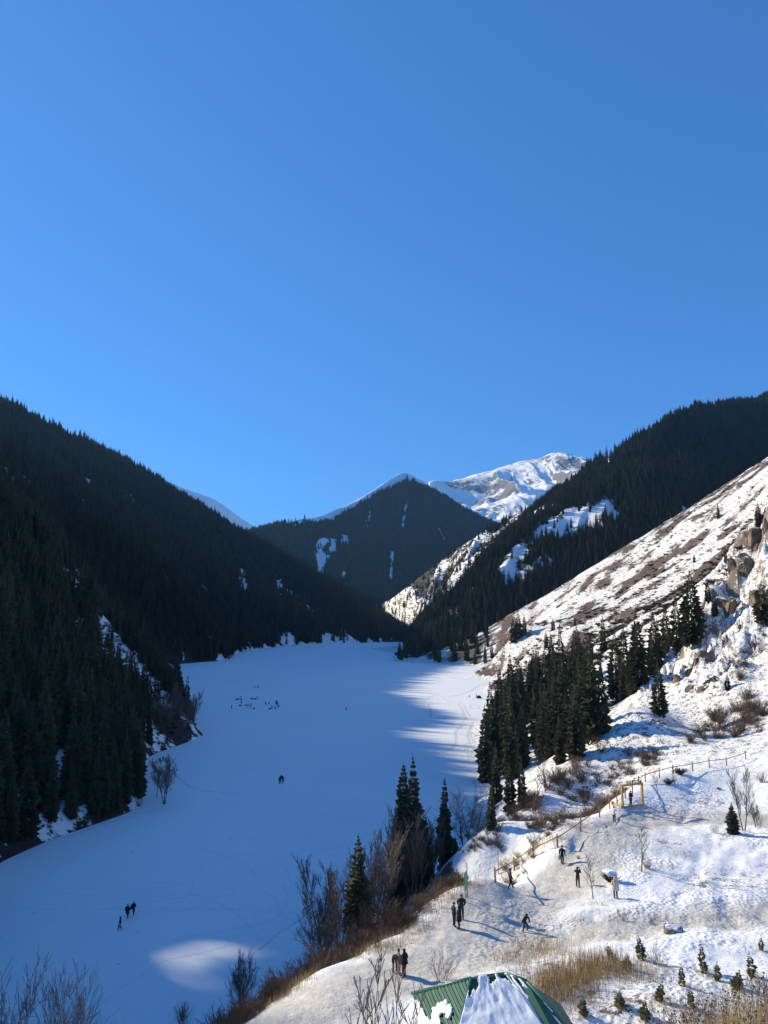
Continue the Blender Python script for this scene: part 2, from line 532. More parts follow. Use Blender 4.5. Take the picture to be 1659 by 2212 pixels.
# rock mask: the crags above the terrace
crag_c = [at(1590, 1180, 212), at(1640, 1120, 225), at(1560, 1330, 195), at(1500, 1430, 182), at(1450, 1470, 185), at(1640, 1270, 185), at(1540, 1470, 165), at(1600, 1380, 178)]
rk = np.zeros_like(X)
for (cx, cy, cz), s in zip(crag_c, (15, 17, 15, 11, 9, 13, 6, 12)):
    rk = np.maximum(rk, np.exp(-((X - cx) ** 2 + ((Y - cy) * 0.8) ** 2) / (s * s)))
Z += rk * (ridged(X * 0.085, Y * 0.085, 5, 31) - 0.55) * 15
Z += rk * np.round(fbm(X * 0.16, Y * 0.16, 3, 33) * 7) * 1.5
# spurs and gullies on the far sunlit slope, running down its fall line
far = sstep(230, 330, RR) * land
fl = (Y + 0.25 * X)
gul = ridged(fl * 0.021 + 0.002 * X, X * 0.004, 4, 41) - 0.5
crest_keep = 1 - np.exp(-((Y - 650) / 40.0) ** 2)
Z += far * gul * 9.0 * sstep(4, 25, Z) * (0.25 + 0.75 * crest_keep)
Z += land * fbm(X * 0.02, Y * 0.02, 4, 3) * 0.02 * np.clip(RR - 60, 0, 200)
Z += land * fbm(X * 0.12, Y * 0.12, 4, 8) * (0.5 + 1.2 * sstep(100, 160, RR)) * (1 - 0.5 * terrace)
tread = np.clip(0.5 * path + 0.8 * terrace * sstep(-0.12, 0.1, fbm(X * 0.06, Y * 0.06, 3, 12)), 0, 1)
Z += tread * sstep(150, 80, RR) * (fbm(X * 1.1, Y * 1.1, 3, 21) * 0.22)
Z += sstep(120, 90, RR) * terrace * (fbm(X * 0.3, Y * 0.3, 3, 22) * 0.6)
Z -= path * sstep(150, 90, RR) * 0.22
# trails trodden across the terrace
def onz(u, v, z=15.4):
    r = ray(u, v); k = (z - CAM_H) / r.z
    return (r.x * k, r.y * k)
for tr_, w_ in (([(1494, 1660), (1500, 1735), (1470, 1790)], .5), ([(1659, 1800), (1560, 1850), (1510, 1930), (1440, 2000)], .9), ([(1180, 1965), (1330, 2000), (1420, 2035), (1659, 2010)], .6), ([(1600, 1990), (1500, 1960), (1380, 1975), (1280, 1960)], .5),
                ([(1659, 1850), (1590, 1880), (1560, 1960), (1600, 2040)], .7), ([(1230, 1880), (1330, 1800), (1420, 1780), (1560, 1745)], .5), ([(1060, 2010), (1150, 2030), (1300, 2015), (1420, 2035)], .5), ([(1659, 1925), (1560, 1915), (1430, 1940)], .5)):
    dtr = poly_dist(X + 1.6 * fbm(X * .25, Y * .25, 2, 24), Y + 1.6 * fbm(X * .25, Y * .25, 2, 25), [onz(*p_) for p_ in tr_])
    g_ = np.exp(-(dtr / w_) ** 2) * sstep(140, 110, RR) * land
    Z -= g_ * (0.14 + 0.25 * np.clip(fbm(X * 1.3, Y * 1.3, 2, 26), -.3, .5))
    tread = np.maximum(tread, g_)
# cover masks
scrub = 0.30 * np.ones_like(X)
st = 0.5 * fbm(fl * 0.06, X * 0.014, 4, 51) + 0.95 * fbm(X * 0.10, Y * 0.055, 5, 52)
scrub_far = np.clip(0.50 + 2.6 * st + 0.45 * sstep(0.0, -0.25, gul), -0.5, 1.3)
scrub = -0.6 + far * (0.6 + scrub_far)
mid_ = sstep(118, 150, RR) * (1 - sstep(230, 300, RR)) * land
scrub = np.maximum(scrub, -0.6 + mid_ * (0.52 + 1.3 * fbm(X * 0.07, Y * 0.07, 4, 55)))
bank = land * (1 - terrace) * sstep(150, 110, RR) * sstep(46, 54, RR) * sstep(15.2, 13.0, base_z)
scrub = np.maximum(scrub, -0.6 + bank * (0.95 + 1.6 * fbm(X * 0.12, Y * 0.12, 4, 56)))
grass = np.full_like(X, -0.6)
gp = [at(1180, 2050, 55.5), at(1220, 2110, 50), at(1290, 2090, 51), at(1250, 2150, 47.5), at(1400, 2090, 51), at(1560, 2200, 44), at(1340, 2190, 45)]
for (gx, gy, gz), s in zip(gp, (4.2, 4.0, 3.6, 3.5, 1.5, 5, 3)):
    grass = np.maximum(grass, -0.6 + 1.0 * np.exp(-((X - gx) ** 2 + (Y - gy) ** 2) / (s * s)))
rim = np.exp(-(poly_dist(X, Y, [(p[0], p[1]) for p in (at(560, 2206, 48), at(690, 2092, 55.6), at(830, 2050, 57), at(960, 1936, 66), at(1060, 1893, 70), at(1204, 1828, 80), at(1300, 1760, 92), at(1360, 1718, 99))]) / 1.8) ** 2)
grass = np.maximum(grass, -0.6 + 0.85 * rim * (base_z < 15.6) * land)
grass = np.maximum(grass, -0.6 + sstep(40, 30, RR) * (0.7 + fbm(X * 0.2, Y * 0.2, 3, 60)))
grass -= path * 0.8
Pg = np.stack([X, Y, Z], -1)
nrm_ = np.cross(np.gradient(Pg, axis=1), np.gradient(Pg, axis=0))
nz_ = np.abs(nrm_[..., 2]) / (np.linalg.norm(nrm_, axis=-1) + 1e-9)
rockm = -0.6 + np.clip(rk * 1.6, 0, 1) * (0.35 + 2.6 * (0.80 - nz_) + 1.2 * fbm(X * 0.13, Y * 0.13, 4, 71))
speck = np.clip(0.2 + 0.75 * sstep(105, 150, RR) + 0.6 * sstep(0.0, 0.25, fbm(X * 0.1, Y * 0.1, 3, 77)), 0, 1) * (1 - 0.8 * path)
me, quads = grid_mesh('hillside', np.stack([X, Y, Z], -1), {'speck': speck, 'path': path, 'tread': 0.25 + 0.75 * tread, 'scrub': scrub, 'grass': grass, 'rock': rockm})
hill = tag(link('hillside', me, M['ground']), 'snow covered hillside with trampled path and brown scrub rising from the lake', 'hillside', kind='structure')
hill_bvh = BVHTree.FromPolygons(np.stack([X, Y, Z], -1).reshape(-1, 3).tolist(), quads.tolist())

def gz(x, y):
    """height of the near hillside"""
    h = hill_bvh.ray_cast(Vector((x, y, 1500)), Vector((0, 0, -1)))
    z = h[0].z if h[0] is not None else 0.0
    return max(z, 0.0)

def hit(u, v, dmin=5):
    """where the view through photo position u, v meets the near hillside or the lake"""
    d = ray(u, v).normalized()
    h = hill_bvh.ray_cast(Vector((0, 0, CAM_H)) + d * dmin, d)
    p = h[0]
    if d.z < 0:
        k = -CAM_H / d.z
        if p is None or p.z < 0:
            p = d * k + Vector((0, 0, CAM_H))
    return p

# lake
lk = bpy.data.meshes.new('frozen_lake')
lx = np.linspace(-420, 420, 85); ly = np.linspace(-60, 1320, 139)
LX, LY = np.meshgrid(lx, ly, indexing='ij')
lme, _ = grid_mesh('frozen_lake', np.stack([LX, LY, np.zeros_like(LX)], -1))
tag(link('frozen_lake', lme, M['lake']), 'frozen lake under blue shaded snow', 'lake', kind='structure')

# ------------------------------------------------------------------ mountains as lofts from foot to crest
def spline(P, n):
    P = np.asarray(P, float)
    L = np.concatenate([[0], np.cumsum(np.linalg.norm(np.diff(P[:, :2], axis=0), axis=1))]) + np.arange(len(P)) * 40
    t = np.linspace(0, L[-1], n)
    # monotone-ish: linear then smoothed
    Q = np.stack([np.interp(t, L, P[:, k]) for k in range(P.shape[1])], -1)
    return Q

def smooth1(Q, it):
    for _ in range(it):
        Q[1:-1] = 0.25 * Q[:-2] + 0.5 * Q[1:-1] + 0.25 * Q[2:]
    return Q

def loft(name, pairs, ns, nt_, prof, disp, back=(0.5, 0.75), nb=24, smooth_it=3):
    """pairs: (foot xyz, crest xyz). Returns grid of points (ns, nt+nb, 3), with t parameter array"""
    A = smooth1(spline([tuple(f) + tuple(c) for f, c in pairs], ns), smooth_it)
    F, C = A[:, :3], A[:, 3:]
    t = np.linspace(-0.04, 1, nt_)
    tb = 1 + np.linspace(0, 1, nb + 1)[1:]
    T = np.concatenate([t, tb])
    S = np.arange(ns)
    d = C - F
    P = np.empty((ns, len(T), 3))
    ff = prof(np.clip(T, 0, 1))
    for j, tt in enumerate(T):
        if tt <= 1:
            P[:, j, :2] = F[:, :2] + d[:, :2] * tt
            P[:, j, 2] = F[:, 2] + d[:, 2] * ff[j] + (min(tt, 0) * 80)
        else:
            k = (tt - 1)
            P[:, j, :2] = C[:, :2] + d[:, :2] * (k * back[0])
            P[:, j, 2] = C[:, 2] - d[:, 2] * k * k * back[1] - d[:, 2] * 0.1 * k
    Sg, Tg = np.meshgrid(S / ns, T, indexing='ij')
    P = disp(P, Sg, Tg)
    return P, Tg

def window(T):
    return np.sin(np.pi * np.clip(T, 0, 1)) ** 0.7

# --- left mountain (throws the big shadow over the lake)
LP = [
    ((-40, 10, 0), (-300, 60, 150)), ((-46, 70, 0), (-330, 150, 172)), ((-58, 112, 0), (-345, 230, 196)), ((-63, 129, 0), (-357, 281, 199)),
    ((-60, 142, 0), (-350, 340, 208)), ((-51, 163, 0), (-350, 393, 200)), ((-67, 221, 0), (-352, 440, 197)), ((-59, 256, 0), (-356, 484, 196)),
    ((-110, 380, 0), (-365, 584, 205)), ((-165, 540, 0), (-410, 690, 235)), ((-165, 600, 0), (-462, 800, 268)), ((-133, 655, 0), (-480, 950, 300)),
    ((-149, 781, 0), (-475, 1080, 299)), ((-124, 924, 0), (-441, 1250, 297)), ((-64, 1001, 0), (-376, 1450, 253)), ((0, 1045, 0), (-291, 1650, 199)),
    ((30, 1300, 3), (-146, 1850, 99)), ((50, 1600, 5), (-49, 2000, 45)), ((70, 1900, 6), (40, 2090, 10)),
]
def disp_left(P, S, T):
    x, y = P[..., 0], P[..., 1]
    wv = window(T)
    P = P.copy()
    g = ridged(S * 26 + 0.6 * fbm(x * 0.004, y * 0.004, 3, 91), T * 1.3, 4, 90) - 0.55
    P[..., 2] += wv * g * 26 + wv * fbm(x * 0.012, y * 0.012, 4, 92) * 26
    P[..., 2] += np.clip(T, 0, 1) * fbm(x * 0.02, y * 0.02, 3, 93) * 8
    # notch added in the unseen crest to throw a sun patch on the lake
    q = 0.5 * x + 0.866 * y
    pp = 0.866 * x - 0.5 * y
    cut = -35.2 - math.tan(SUN_EL) * pp + 4.5 * fbm(x * 0.11, y * 0.11, 3, 94)
    wq = np.exp(-((q - 71.5) / 7.5) ** 4)
    P[..., 2] -= wq * np.clip(P[..., 2] - cut, 0, None)
    return P
PL, TL = loft('left', LP, 420, 150, lambda t: 0.25 * t + 0.75 * (t ** 0.92), disp_left, smooth_it=2)
xs, ys = PL[..., 0], PL[..., 1]
gl = fbm(np.arange(420)[:, None] * 0.23 + 0 * TL, TL * 4.0, 4, 96)
snowL = -0.05 + 1.0 * gl + 0.5 * fbm(xs * 0.01, ys * 0.01, 3, 97) + 0.45 * sstep(0.02, 0.0, TL) * (TL < 0.02) + 0.62 * sstep(0.14, 0.03, TL) * sstep(-0.12, 0.12, fbm(xs * 0.11, ys * 0.11, 4, 98))
# the snow chute running to the shore, and bare ground along the first bay
def seg_mask(x, y, a, b, w_):
    return np.exp(-(poly_dist(x, y, [a, b]) / w_) ** 2)
streak = fbm(np.arange(420)[:, None] * 0.55 + 0.8 * fbm(xs * 0.02, ys * 0.02, 2, 88), TL * 9.0 + 0 * xs, 4, 87)
gapL = sstep(0.20, 0.30, streak + 0.5 * fbm(xs * 0.006, ys * 0.006, 3, 86))
snowL = np.maximum(snowL, 0.9 * gapL) - 0.15
mL, qL = grid_mesh('shaded_mountain', PL, {'snow': snowL})
left_pts = PL.reshape(-1, 3)
left_bvh = BVHTree.FromPolygons(left_pts.tolist(), qL.tolist())
def hit_left(u, v):
    d = ray(u, v).normalized()
    h = left_bvh.ray_cast(Vector((0, 0, CAM_H)), d)
    return h[0]
CLEAR = []      # clearings on the left mountain: (polyline, width)
for pl, w_ in (([(185, 1275), (205, 1310), (232, 1345), (255, 1385), (268, 1425), (300, 1440)], 22.0), ([(236, 1330), (275, 1385)], 18.0), ([(320, 1440), (345, 1445)], 6.0),
               ([(18, 1240), (30, 1215)], 7.0), ([(12, 1060), (18, 1020)], 9.0), ([(175, 1690), (200, 1668), (250, 1690)], 1.6), ([(130, 1665), (140, 1630)], 1.6),
               ([(25, 1700), (45, 1760)], 1.8), ([(5, 1640), (20, 1650)], 1.6), ([(618, 1390), (624, 1375)], 9), ([(705, 1386), (712, 1374)], 9), ([(465, 1150), (478, 1165)], 9), ([(70, 1090), (72, 1100)], 5),
               ([(80, 1420), (95, 1460)], 4), ([(350, 1230), (358, 1250)], 5), ([(520, 1230), (528, 1265)], 6), ([(440, 1270), (452, 1290)], 5), ([(190, 1040), (193, 1052)], 5)):
    pts = [hit_left(*p) for p in pl]
    pts = [(p.x, p.y) for p in pts if p is not None]
    if len(pts) > 1: CLEAR.append((pts, w_))
for pts, w_ in CLEAR:
    snowL = np.maximum(snowL, 1.15 * np.exp(-(poly_dist(xs, ys, pts) / w_) ** 2))
mL.attributes['snow'].data.foreach_set('value', snowL.reshape(-1).astype(np.float32))
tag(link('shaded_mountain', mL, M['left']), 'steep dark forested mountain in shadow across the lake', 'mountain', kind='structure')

# --- wooded mountain beyond the sunlit slope
def cr(u, v, d, drop):
    x, y, z = at(u, v, d)
    return (x, y, z - drop)
RP = [
    ((10, 1760, 5), cr(795, 1318, 1900, 4)), ((55, 1450, 5), cr(850, 1280, 1700, 10)), ((50, 1200, 4), cr(930, 1215, 1500, 12)), ((32, 1000, 3), cr(1000, 1160, 1380, 13)),
    ((24, 880, 3), cr(1080, 1112, 1280, 13)), ((18, 790, 3), cr(1160, 1068, 1180, 13)), ((20, 735, 3), cr(1240, 1022, 1090, 13)), ((42, 700, 6), cr(1320, 967, 1030, 13)),
    ((110, 708, 14), cr(1380, 927, 1030, 14)), ((180, 725, 40), cr(1440, 892, 1080, 14)), ((250, 745, 70), cr(1500, 872, 1170, 14)), ((340, 790, 105), cr(1600, 854, 1320, 14)),
    ((430, 850, 140), cr(1659, 846, 1420, 14)), ((560, 900, 190), cr(1760, 835, 1560, 14)),
]
def disp_right(P, S, T):
    x, y = P[..., 0], P[..., 1]
    wv = window(T)
    P = P.copy()
    g = ridged(S * 9 + 0.5 * T + 0.8 * fbm(x * 0.003, y * 0.003, 3, 101), T * 0.9, 4, 100) - 0.55
    P[..., 2] += wv * g * 48 + wv * fbm(x * 0.01, y * 0.01, 4, 102) * 28
    P[..., 2] += np.clip(T, 0, 1) * fbm(x * 0.02, y * 0.02, 3, 103) * 8
    return P
PR, TR = loft('right', RP, 360, 170, lambda t: t ** 0.95, disp_right, smooth_it=3)
xr, yr = PR[..., 0], PR[..., 1]
Sr = np.arange(360)[:, None] + 0 * TR
rid = ridged(Sr / 360 * 9 + 0.5 * TR + 0.8 * fbm(xr * 0.003, yr * 0.003, 3, 101), TR * 0.9, 4, 100)
snowR = 0.44 + 1.7 * fbm(xr * 0.014, yr * 0.014, 4, 105) + 1.3 * (rid - 0.62) * (Sr < 215)
snowR = snowR - 0.6 * sstep(-.22, .22, (Sr - 222) / 90.0 + 1.1 * fbm(xr * 0.009, yr * 0.009, 4, 163))
mR, qR = grid_mesh('wooded_mountain', PR, {'snow': snowR})
right_bvh = BVHTree.FromPolygons(PR.reshape(-1, 3).tolist(), qR.tolist())
def hit_right(u, v):
    d = ray(u, v).normalized()
    return right_bvh.ray_cast(Vector((0, 0, CAM_H)), d)[0]
CLEAR_R = []
for pl, w_ in (([(1305, 1003), (1250, 1035), (1180, 1080), (1100, 1130)], 11), ([(1310, 1105), (1240, 1110), (1200, 1140)], 24), ([(1280, 1135), (1215, 1150)], 16),
               ([(1190, 1130), (1130, 1185), (1090, 1230)], 14), ([(1080, 1170), (1010, 1235), (960, 1290)], 8), ([(1180, 1215), (1100, 1255)], 9), ([(905, 1245), (850, 1290), (815, 1315)], 10), ([(990, 1270), (930, 1330)], 8), ([(1000, 1180), (940, 1240)], 7),
               ([(1560, 878), (1575, 890)], 9), ([(1600, 905), (1612, 925)], 4), ([(1475, 1095), (1478, 1110)], 4)):
    pts = [hit_right(*p) for p in pl]
    pts = [(p.x, p.y) for p in pts if p is not None]
    if len(pts) > 1: CLEAR_R.append((pts, w_))
for pts, w_ in CLEAR_R:
    snowR = np.maximum(snowR, (0.80 + 1.6 * fbm(xr * 0.05, yr * 0.05, 4, 107)) * np.exp(-(poly_dist(xr, yr, pts) / w_) ** 2))
mR.attributes['snow'].data.foreach_set('value', snowR.reshape(-1).astype(np.float32))
tag(link('wooded_mountain', mR, M['right']), 'spruce wooded mountain with snowy ledges behind the sunlit slope', 'mountain', kind='structure')

# --- pyramid shaped mountain at the head of the valley
MP = [
    ((-600, 1700, 60), cr(430, 1190, 1900, 0)), ((-250, 1800, 20), cr(540, 1141, 2000, 8)), ((-120, 1900, 10), cr(620, 1124, 2150, 8)), ((0, 2000, 10), cr(700, 1108, 2350, 8)),
    ((60, 2050, 12), cr(760, 1082, 2500, 6)), ((110, 2090, 15), cr(820, 1047, 2650, 4)), ((160, 2120, 18), cr(868, 1021, 2780, 0)), ((230, 2180, 24), cr(885, 1023, 2800, 0)),
    ((300, 2240, 30), cr(935, 1052, 2900, 0)), ((380, 2330, 40), cr(1000, 1088, 3050, 6)), ((480, 2450, 60), cr(1050, 1112, 3200, 8)), ((700, 2600, 120), cr(1180, 1165, 3300, 8)),
]
def disp_mid(P, S, T):
    x, y = P[..., 0], P[..., 1]
    wv = window(T)
    P = P.copy()
    g = ridged(S * 7 + 0.3 * T, T * 0.8, 4, 110) - 0.55
    P[..., 2] += wv * g * 80 + wv * (ridged(S * 21 + 0.5 * T, T * 1.5, 3, 114) - .5) * 30 + wv * fbm(x * 0.006, y * 0.006, 4, 112) * 40 + np.clip(T, 0, 1) * fbm(x * 0.012, y * 0.012, 3, 113) * 10
    return P
PM, TM = loft('mid', MP, 240, 120, lambda t: t ** 1.06, disp_mid, smooth_it=2)
xm, ym, zm = PM[..., 0], PM[..., 1], PM[..., 2]
Sm = np.arange(240)[:, None] + 0 * TM
snowM = 0.0 + 0.9 * fbm(Sm * 0.35, TM * 5, 4, 115) * sstep(0.3, 0.6, TM) + 1.5 * sstep(0.915, 0.96, TM + 0.06 * fbm(Sm * 0.2, TM * 9, 3, 116)) * sstep(60, 110, Sm)
mMid, qM = grid_mesh('valley_head_mountain', PM, {'snow': snowM})
mid_bvh = BVHTree.FromPolygons(PM.reshape(-1, 3).tolist(), qM.tolist())
CLEAR_M = []
def hit_mid(u, v):
    d = ray(u, v).normalized()
    return mid_bvh.ray_cast(Vector((0, 0, CAM_H)), d)[0]
for pl, w_ in (([(690, 1215), (692, 1180), (700, 1165)], 16), ([(715, 1190), (722, 1165)], 14), ([(738, 1175), (748, 1158)], 14), ([(690, 1235), (705, 1205)], 14), ([(868, 1145), (880, 1080)], 6), ([(842, 1255), (847, 1195)], 6),
               ([(797, 1130), (800, 1100)], 4), ([(946, 1140), (962, 1175)], 6), ([(790, 1125), (793, 1145)], 3), ([(584, 1140), (586, 1120)], 5), ([(628, 1138), (632, 1122)], 6), ([(660, 1128), (668, 1114)], 5), ([(740, 1250), (745, 1235)], 4)):
    pts = [hit_mid(*p) for p in pl]
    pts = [(p.x, p.y) for p in pts if p is not None]
    if len(pts) > 1: CLEAR_M.append((pts, w_))
for pts, w_ in CLEAR_M:
    snowM = np.maximum(snowM, (0.85 + 1.7 * fbm(xm * 0.045, ym * 0.045, 4, 117)) * np.exp(-(poly_dist(xm, ym, pts) / w_) ** 2))
mMid.attributes['snow'].data.foreach_set('value', snowM.reshape(-1).astype(np.float32))
tag(link('valley_head_mountain', mMid, M['mid']), 'dark pyramid shaped mountain with a snowy tip at the head of the valley', 'mountain', kind='structure')

# --- snow peaks far behind
PP = [((-200, 3600, 200), cr(860, 1100, 5600, 0)), ((0, 3700, 200), cr(905, 1062, 5500, 0)), ((200, 3800, 230), cr(930, 1040, 5400, 0)), ((300, 3800, 250), cr(975, 1042, 5600, 0)), ((450, 3850, 260), cr(1010, 1031, 5700, 0)),
      ((650, 3900, 280), cr(1060, 1019, 5800, 0)), ((850, 3950, 300), cr(1095, 1003, 5900, 0)), ((1000, 4000, 320), cr(1130, 994, 5900, 0)), ((1150, 4000, 350), cr(1165, 993, 5900, 0)), ((1250, 4000, 370), cr(1185, 981, 5850, 0)),
      ((1400, 4000, 380), cr(1208, 975, 5800, 0)), ((1550, 4000, 400), cr(1235, 985, 5800, 0)), ((1750, 4000, 420), cr(1262, 997, 5800, 0)), ((2000, 4000, 420), cr(1310, 1020, 5800, 0)), ((2500, 4000, 420), cr(1420, 1060, 5800, 0))]
def disp_peak(P, S, T):
    x, y = P[..., 0], P[..., 1]
    wv = window(T)
    P = P.copy()
    g = ridged(S * 5 + 0.9 * T + 0.7 * fbm(x * 0.0012, y * 0.0012, 3, 121), T * 1.5, 5, 120) - 0.55
    P[..., 2] += wv * g * 230 + wv * fbm(x * 0.003, y * 0.003, 5, 122) * 160 + np.clip(T, 0, 1) * fbm(x * 0.008, y * 0.008, 4, 123) * 30
    return P
PK, TK = loft('peak', PP, 300, 130, lambda t: t, disp_peak, smooth_it=1)
dzx = np.gradient(PK[..., 2], axis=0) / (np.linalg.norm(np.gradient(PK[..., :2], axis=0), axis=-1) + 1e-3)
snowK = 0.80 - 0.42 * np.abs(dzx) - 0.35 * sstep(1150, 1500, PK[..., 0]) * sstep(0.45, 0.9, TK) + 0.9 * fbm(PK[..., 0] * 0.006, PK[..., 1] * 0.006, 4, 125)
mK, _ = grid_mesh('snow_peak', PK, {'snow': snowK})
tag(link('snow_peak', mK, M['peak']), 'distant bright snow peak with grey rock faces', 'mountain', kind='structure')
WP = [((-1400, 3300, 100), cr(200, 1010, 4200, 0)), ((-1000, 3300, 100), cr(330, 1030, 4200, 0)), ((-700, 3300, 100), cr(400, 1056, 4200, 0)), ((-600, 3300, 100), cr(455, 1074, 4200, 0)),
      ((-450, 3300, 100), cr(480, 1090, 4200, 0)), ((-350, 3300, 100), cr(520, 1118, 4200, 0)), ((-250, 3300, 100), cr(550, 1140, 4200, 0)), ((0, 3300, 90), cr(640, 1190, 4200, 0))]
def disp_w(P, S, T):
    P = P.copy()
    P[..., 2] += window(T) * fbm(P[..., 0] * 0.004, P[..., 1] * 0.004, 4, 130) * 70 + np.clip(T, 0, 1) * fbm(P[..., 0] * 0.01, P[..., 1] * 0.01, 3, 131) * 8
    return P
PW, TW = loft('white', WP, 120, 60, lambda t: t ** 1.1, disp_w, smooth_it=2)
mW, _ = grid_mesh('snow_ridge', PW, {'snow': 1.0 + 0.4 * fbm(PW[..., 0] * 0.01, PW[..., 1] * 0.01, 3, 133)})
tag(link('snow_ridge', mW, M['peak']), 'smooth white snow ridge peeping out behind the dark forested slope', 'mountain', kind='structure')
# valley floor under everything, out to the horizon
gx = np.linspace(-4000, 4500, 61); gy = np.linspace(-800, 8200, 61)
GX, GY = np.meshgrid(gx, gy, indexing='ij')
GZ = np.full_like(GX, -6.0) + 0.012 * np.clip(GY - 1100, 0, 4000)
gm, _ = grid_mesh('valley_floor', np.stack([GX, GY, GZ], -1), {'snow': np.full_like(GX, 0.6)})
tag(link('valley_floor', gm, M['mid']), 'valley floor under snow and forest', 'ground', kind='structure')
# low wooded flat beyond the end of the lake
fx = np.linspace(-70, 140, 40); fy = np.linspace(1000, 2100, 80)
FX, FY = np.meshgrid(fx, fy, indexing='ij')
FZ = 0.004 * (FY - 1040) + fbm(FX * 0.02, FY * 0.02, 3, 140) * 2 + np.where(FY < 1046, -2.0, 0.6)
fm, _ = grid_mesh('lake_head_flat', np.stack([FX, FY, FZ], -1), {'snow': np.full_like(FX, 0.35)})
tag(link('lake_head_flat', fm, M['right']), 'low wooded flat at the far end of the lake', 'ground', kind='structure')

# ------------------------------------------------------------------ plant shapes
def spruce_crown(name, levels, per, R0, seed, z0=0.05, twigs=1, droop=0.45):
    rd = random.Random(seed)
    mb = MB()
    for i in range(levels):
        f = (i + rd.random() * 0.5) / levels
        z = z0 + (0.985 - z0) * f
        env = R0 * min(1, (1 - f) * 1.75) ** 0.85 * (0.6 + 0.4 * min(1, f * 6 + 0.35)) + 0.006
        n = max(4, int(per * (1 - 0.5 * f)))
        a0 = rd.random() * 6.28
        for k in range(n):
            if rd.random() < 0.08: continue
            a = a0 + 6.283 * k / n + rd.uniform(-.35, .35)
            L = env * rd.uniform(0.55, 1.2)
            c, s_ = math.cos(a), math.sin(a)
            d = L * droop * (1.15 - 0.9 * f)
            wd = L * 0.42 + 0.005
            h = 0.014 + L * 0.34
            for q in range(twigs):
                da = (q - (twigs - 1) / 2) * 0.35
                cc, ss = math.cos(a + da), math.sin(a + da)
                l2 = L * (1 - 0.18 * abs(q - (twigs - 1) / 2))
                root = (0, 0, z)
                m1 = (cc * l2 * .55 - ss * wd * .5, ss * l2 * .55 + cc * wd * .5, z - d * .35)
                m2 = (cc * l2 * .55 + ss * wd * .5, ss * l2 * .55 - cc * wd * .5, z - d * .35)
                tip = (cc * l2, ss * l2, z - d * .85 + rd.uniform(-.004, .006))
                mb.add([root, m1, tip, m2], [(0, 1, 2, 3)])
                mb.add([(cc * l2 * .15, ss * l2 * .15, z - d * .1), (cc * l2 * .62, ss * l2 * .62, z - d * .45 - h), tip, (cc * l2 * .55, ss * l2 * .55, z - d * .25)], [(0, 1, 2, 3)])
    mb.seg((0, 0, 0.9), (0, 0, 1.0), 0.006, 0.001, 4)
    me = mb.mesh(name)
    me.materials.append(M['spruce'])
    return me

def trunk_mesh(name, r, h, mat, n=6):
    mb = MB()
    mb.tube([(0, 0, -0.03 * h), (0, 0, 0.25 * h), (0, 0, 0.6 * h), (0, 0, h)], [r * 1.15, r * 0.8, r * 0.45, r * 0.08], n)
    me = mb.mesh(name, True)
    me.materials.append(mat)
    return me

CROWN_FAR = [spruce_crown('spruce_crown', 11, 7, 0.135, 31 + i) for i in range(3)]
CROWN_MID = [spruce_crown('spruce_crown', 33, 11, 0.105 + 0.010 * i, 41 + i) for i in range(4)]
CROWN_NEAR = [spruce_crown('spruce_crown', 36, 10, 0.115 + .02 * i, 51 + i, 0.03, 3, 0.6) for i in range(3)]
TRUNK = trunk_mesh('trunk', 0.013, 0.97, M['bark'])

SPRUCES = []
def spruce(pos, h, wid=1.0, crowns=CROWN_MID, label='', group=None, name='spruce_tree', mat=None):
    e = empty(name, pos, random.uniform(0, 6.28))
    e.scale = (h * wid, h * wid, h)
    tag(e, label, 'spruce', group)
    link('crown', random.choice(crowns), None, e)
    link('trunk', TRUNK, None, e)
    SPRUCES.append(e)
    return e

def px_h(p, v0, v1):
    return (v0 - v1) / FPX * p.y * 1.04

def grow(mb, p, d, L, r, depth, rd, up=0.25, spread=0.55, kids=(3, 5), n=3, minr=0.006, shrink=0.62):
    seg = 3 if depth > 0 else 2
    pts = [p]
    q = Vector(p); dd = Vector(d)
    for i in range(seg):
        dd = (dd + Vector((rd.uniform(-.18, .18), rd.uniform(-.18, .18), rd.uniform(-.05, .18) + up * 0.25))).normalized()
        q2 = q + dd * (L / seg)
        r0 = max(minr, r * (1 - 0.75 * i / seg)); r1 = max(minr, r * (1 - 0.75 * (i + 1) / seg))
        mb.seg(q, q2, r0, r1, n if depth < 3 else 5)
        q = q2
        pts.append(q.copy())
        if depth > 0:
            for k in range(rd.randint(*kids) if i < seg - 1 else rd.randint(2, 3)):
                a = rd.uniform(0, 6.283)
                side = dd.orthogonal().normalized()
                side = Matrix.Rotation(a, 3, dd) @ side
                sp = spread * rd.uniform(0.6, 1.3)
                nd = (dd * math.cos(sp) + side * math.sin(sp) + Vector((0, 0, up * 0.4))).normalized()
                t = rd.random()
                b = pts[-2].lerp(pts[-1], t)
                grow(mb, b, nd, L * shrink * rd.uniform(.6, 1.1), r1 * 0.6, depth - 1, rd, up, spread, kids, n, minr, shrink)

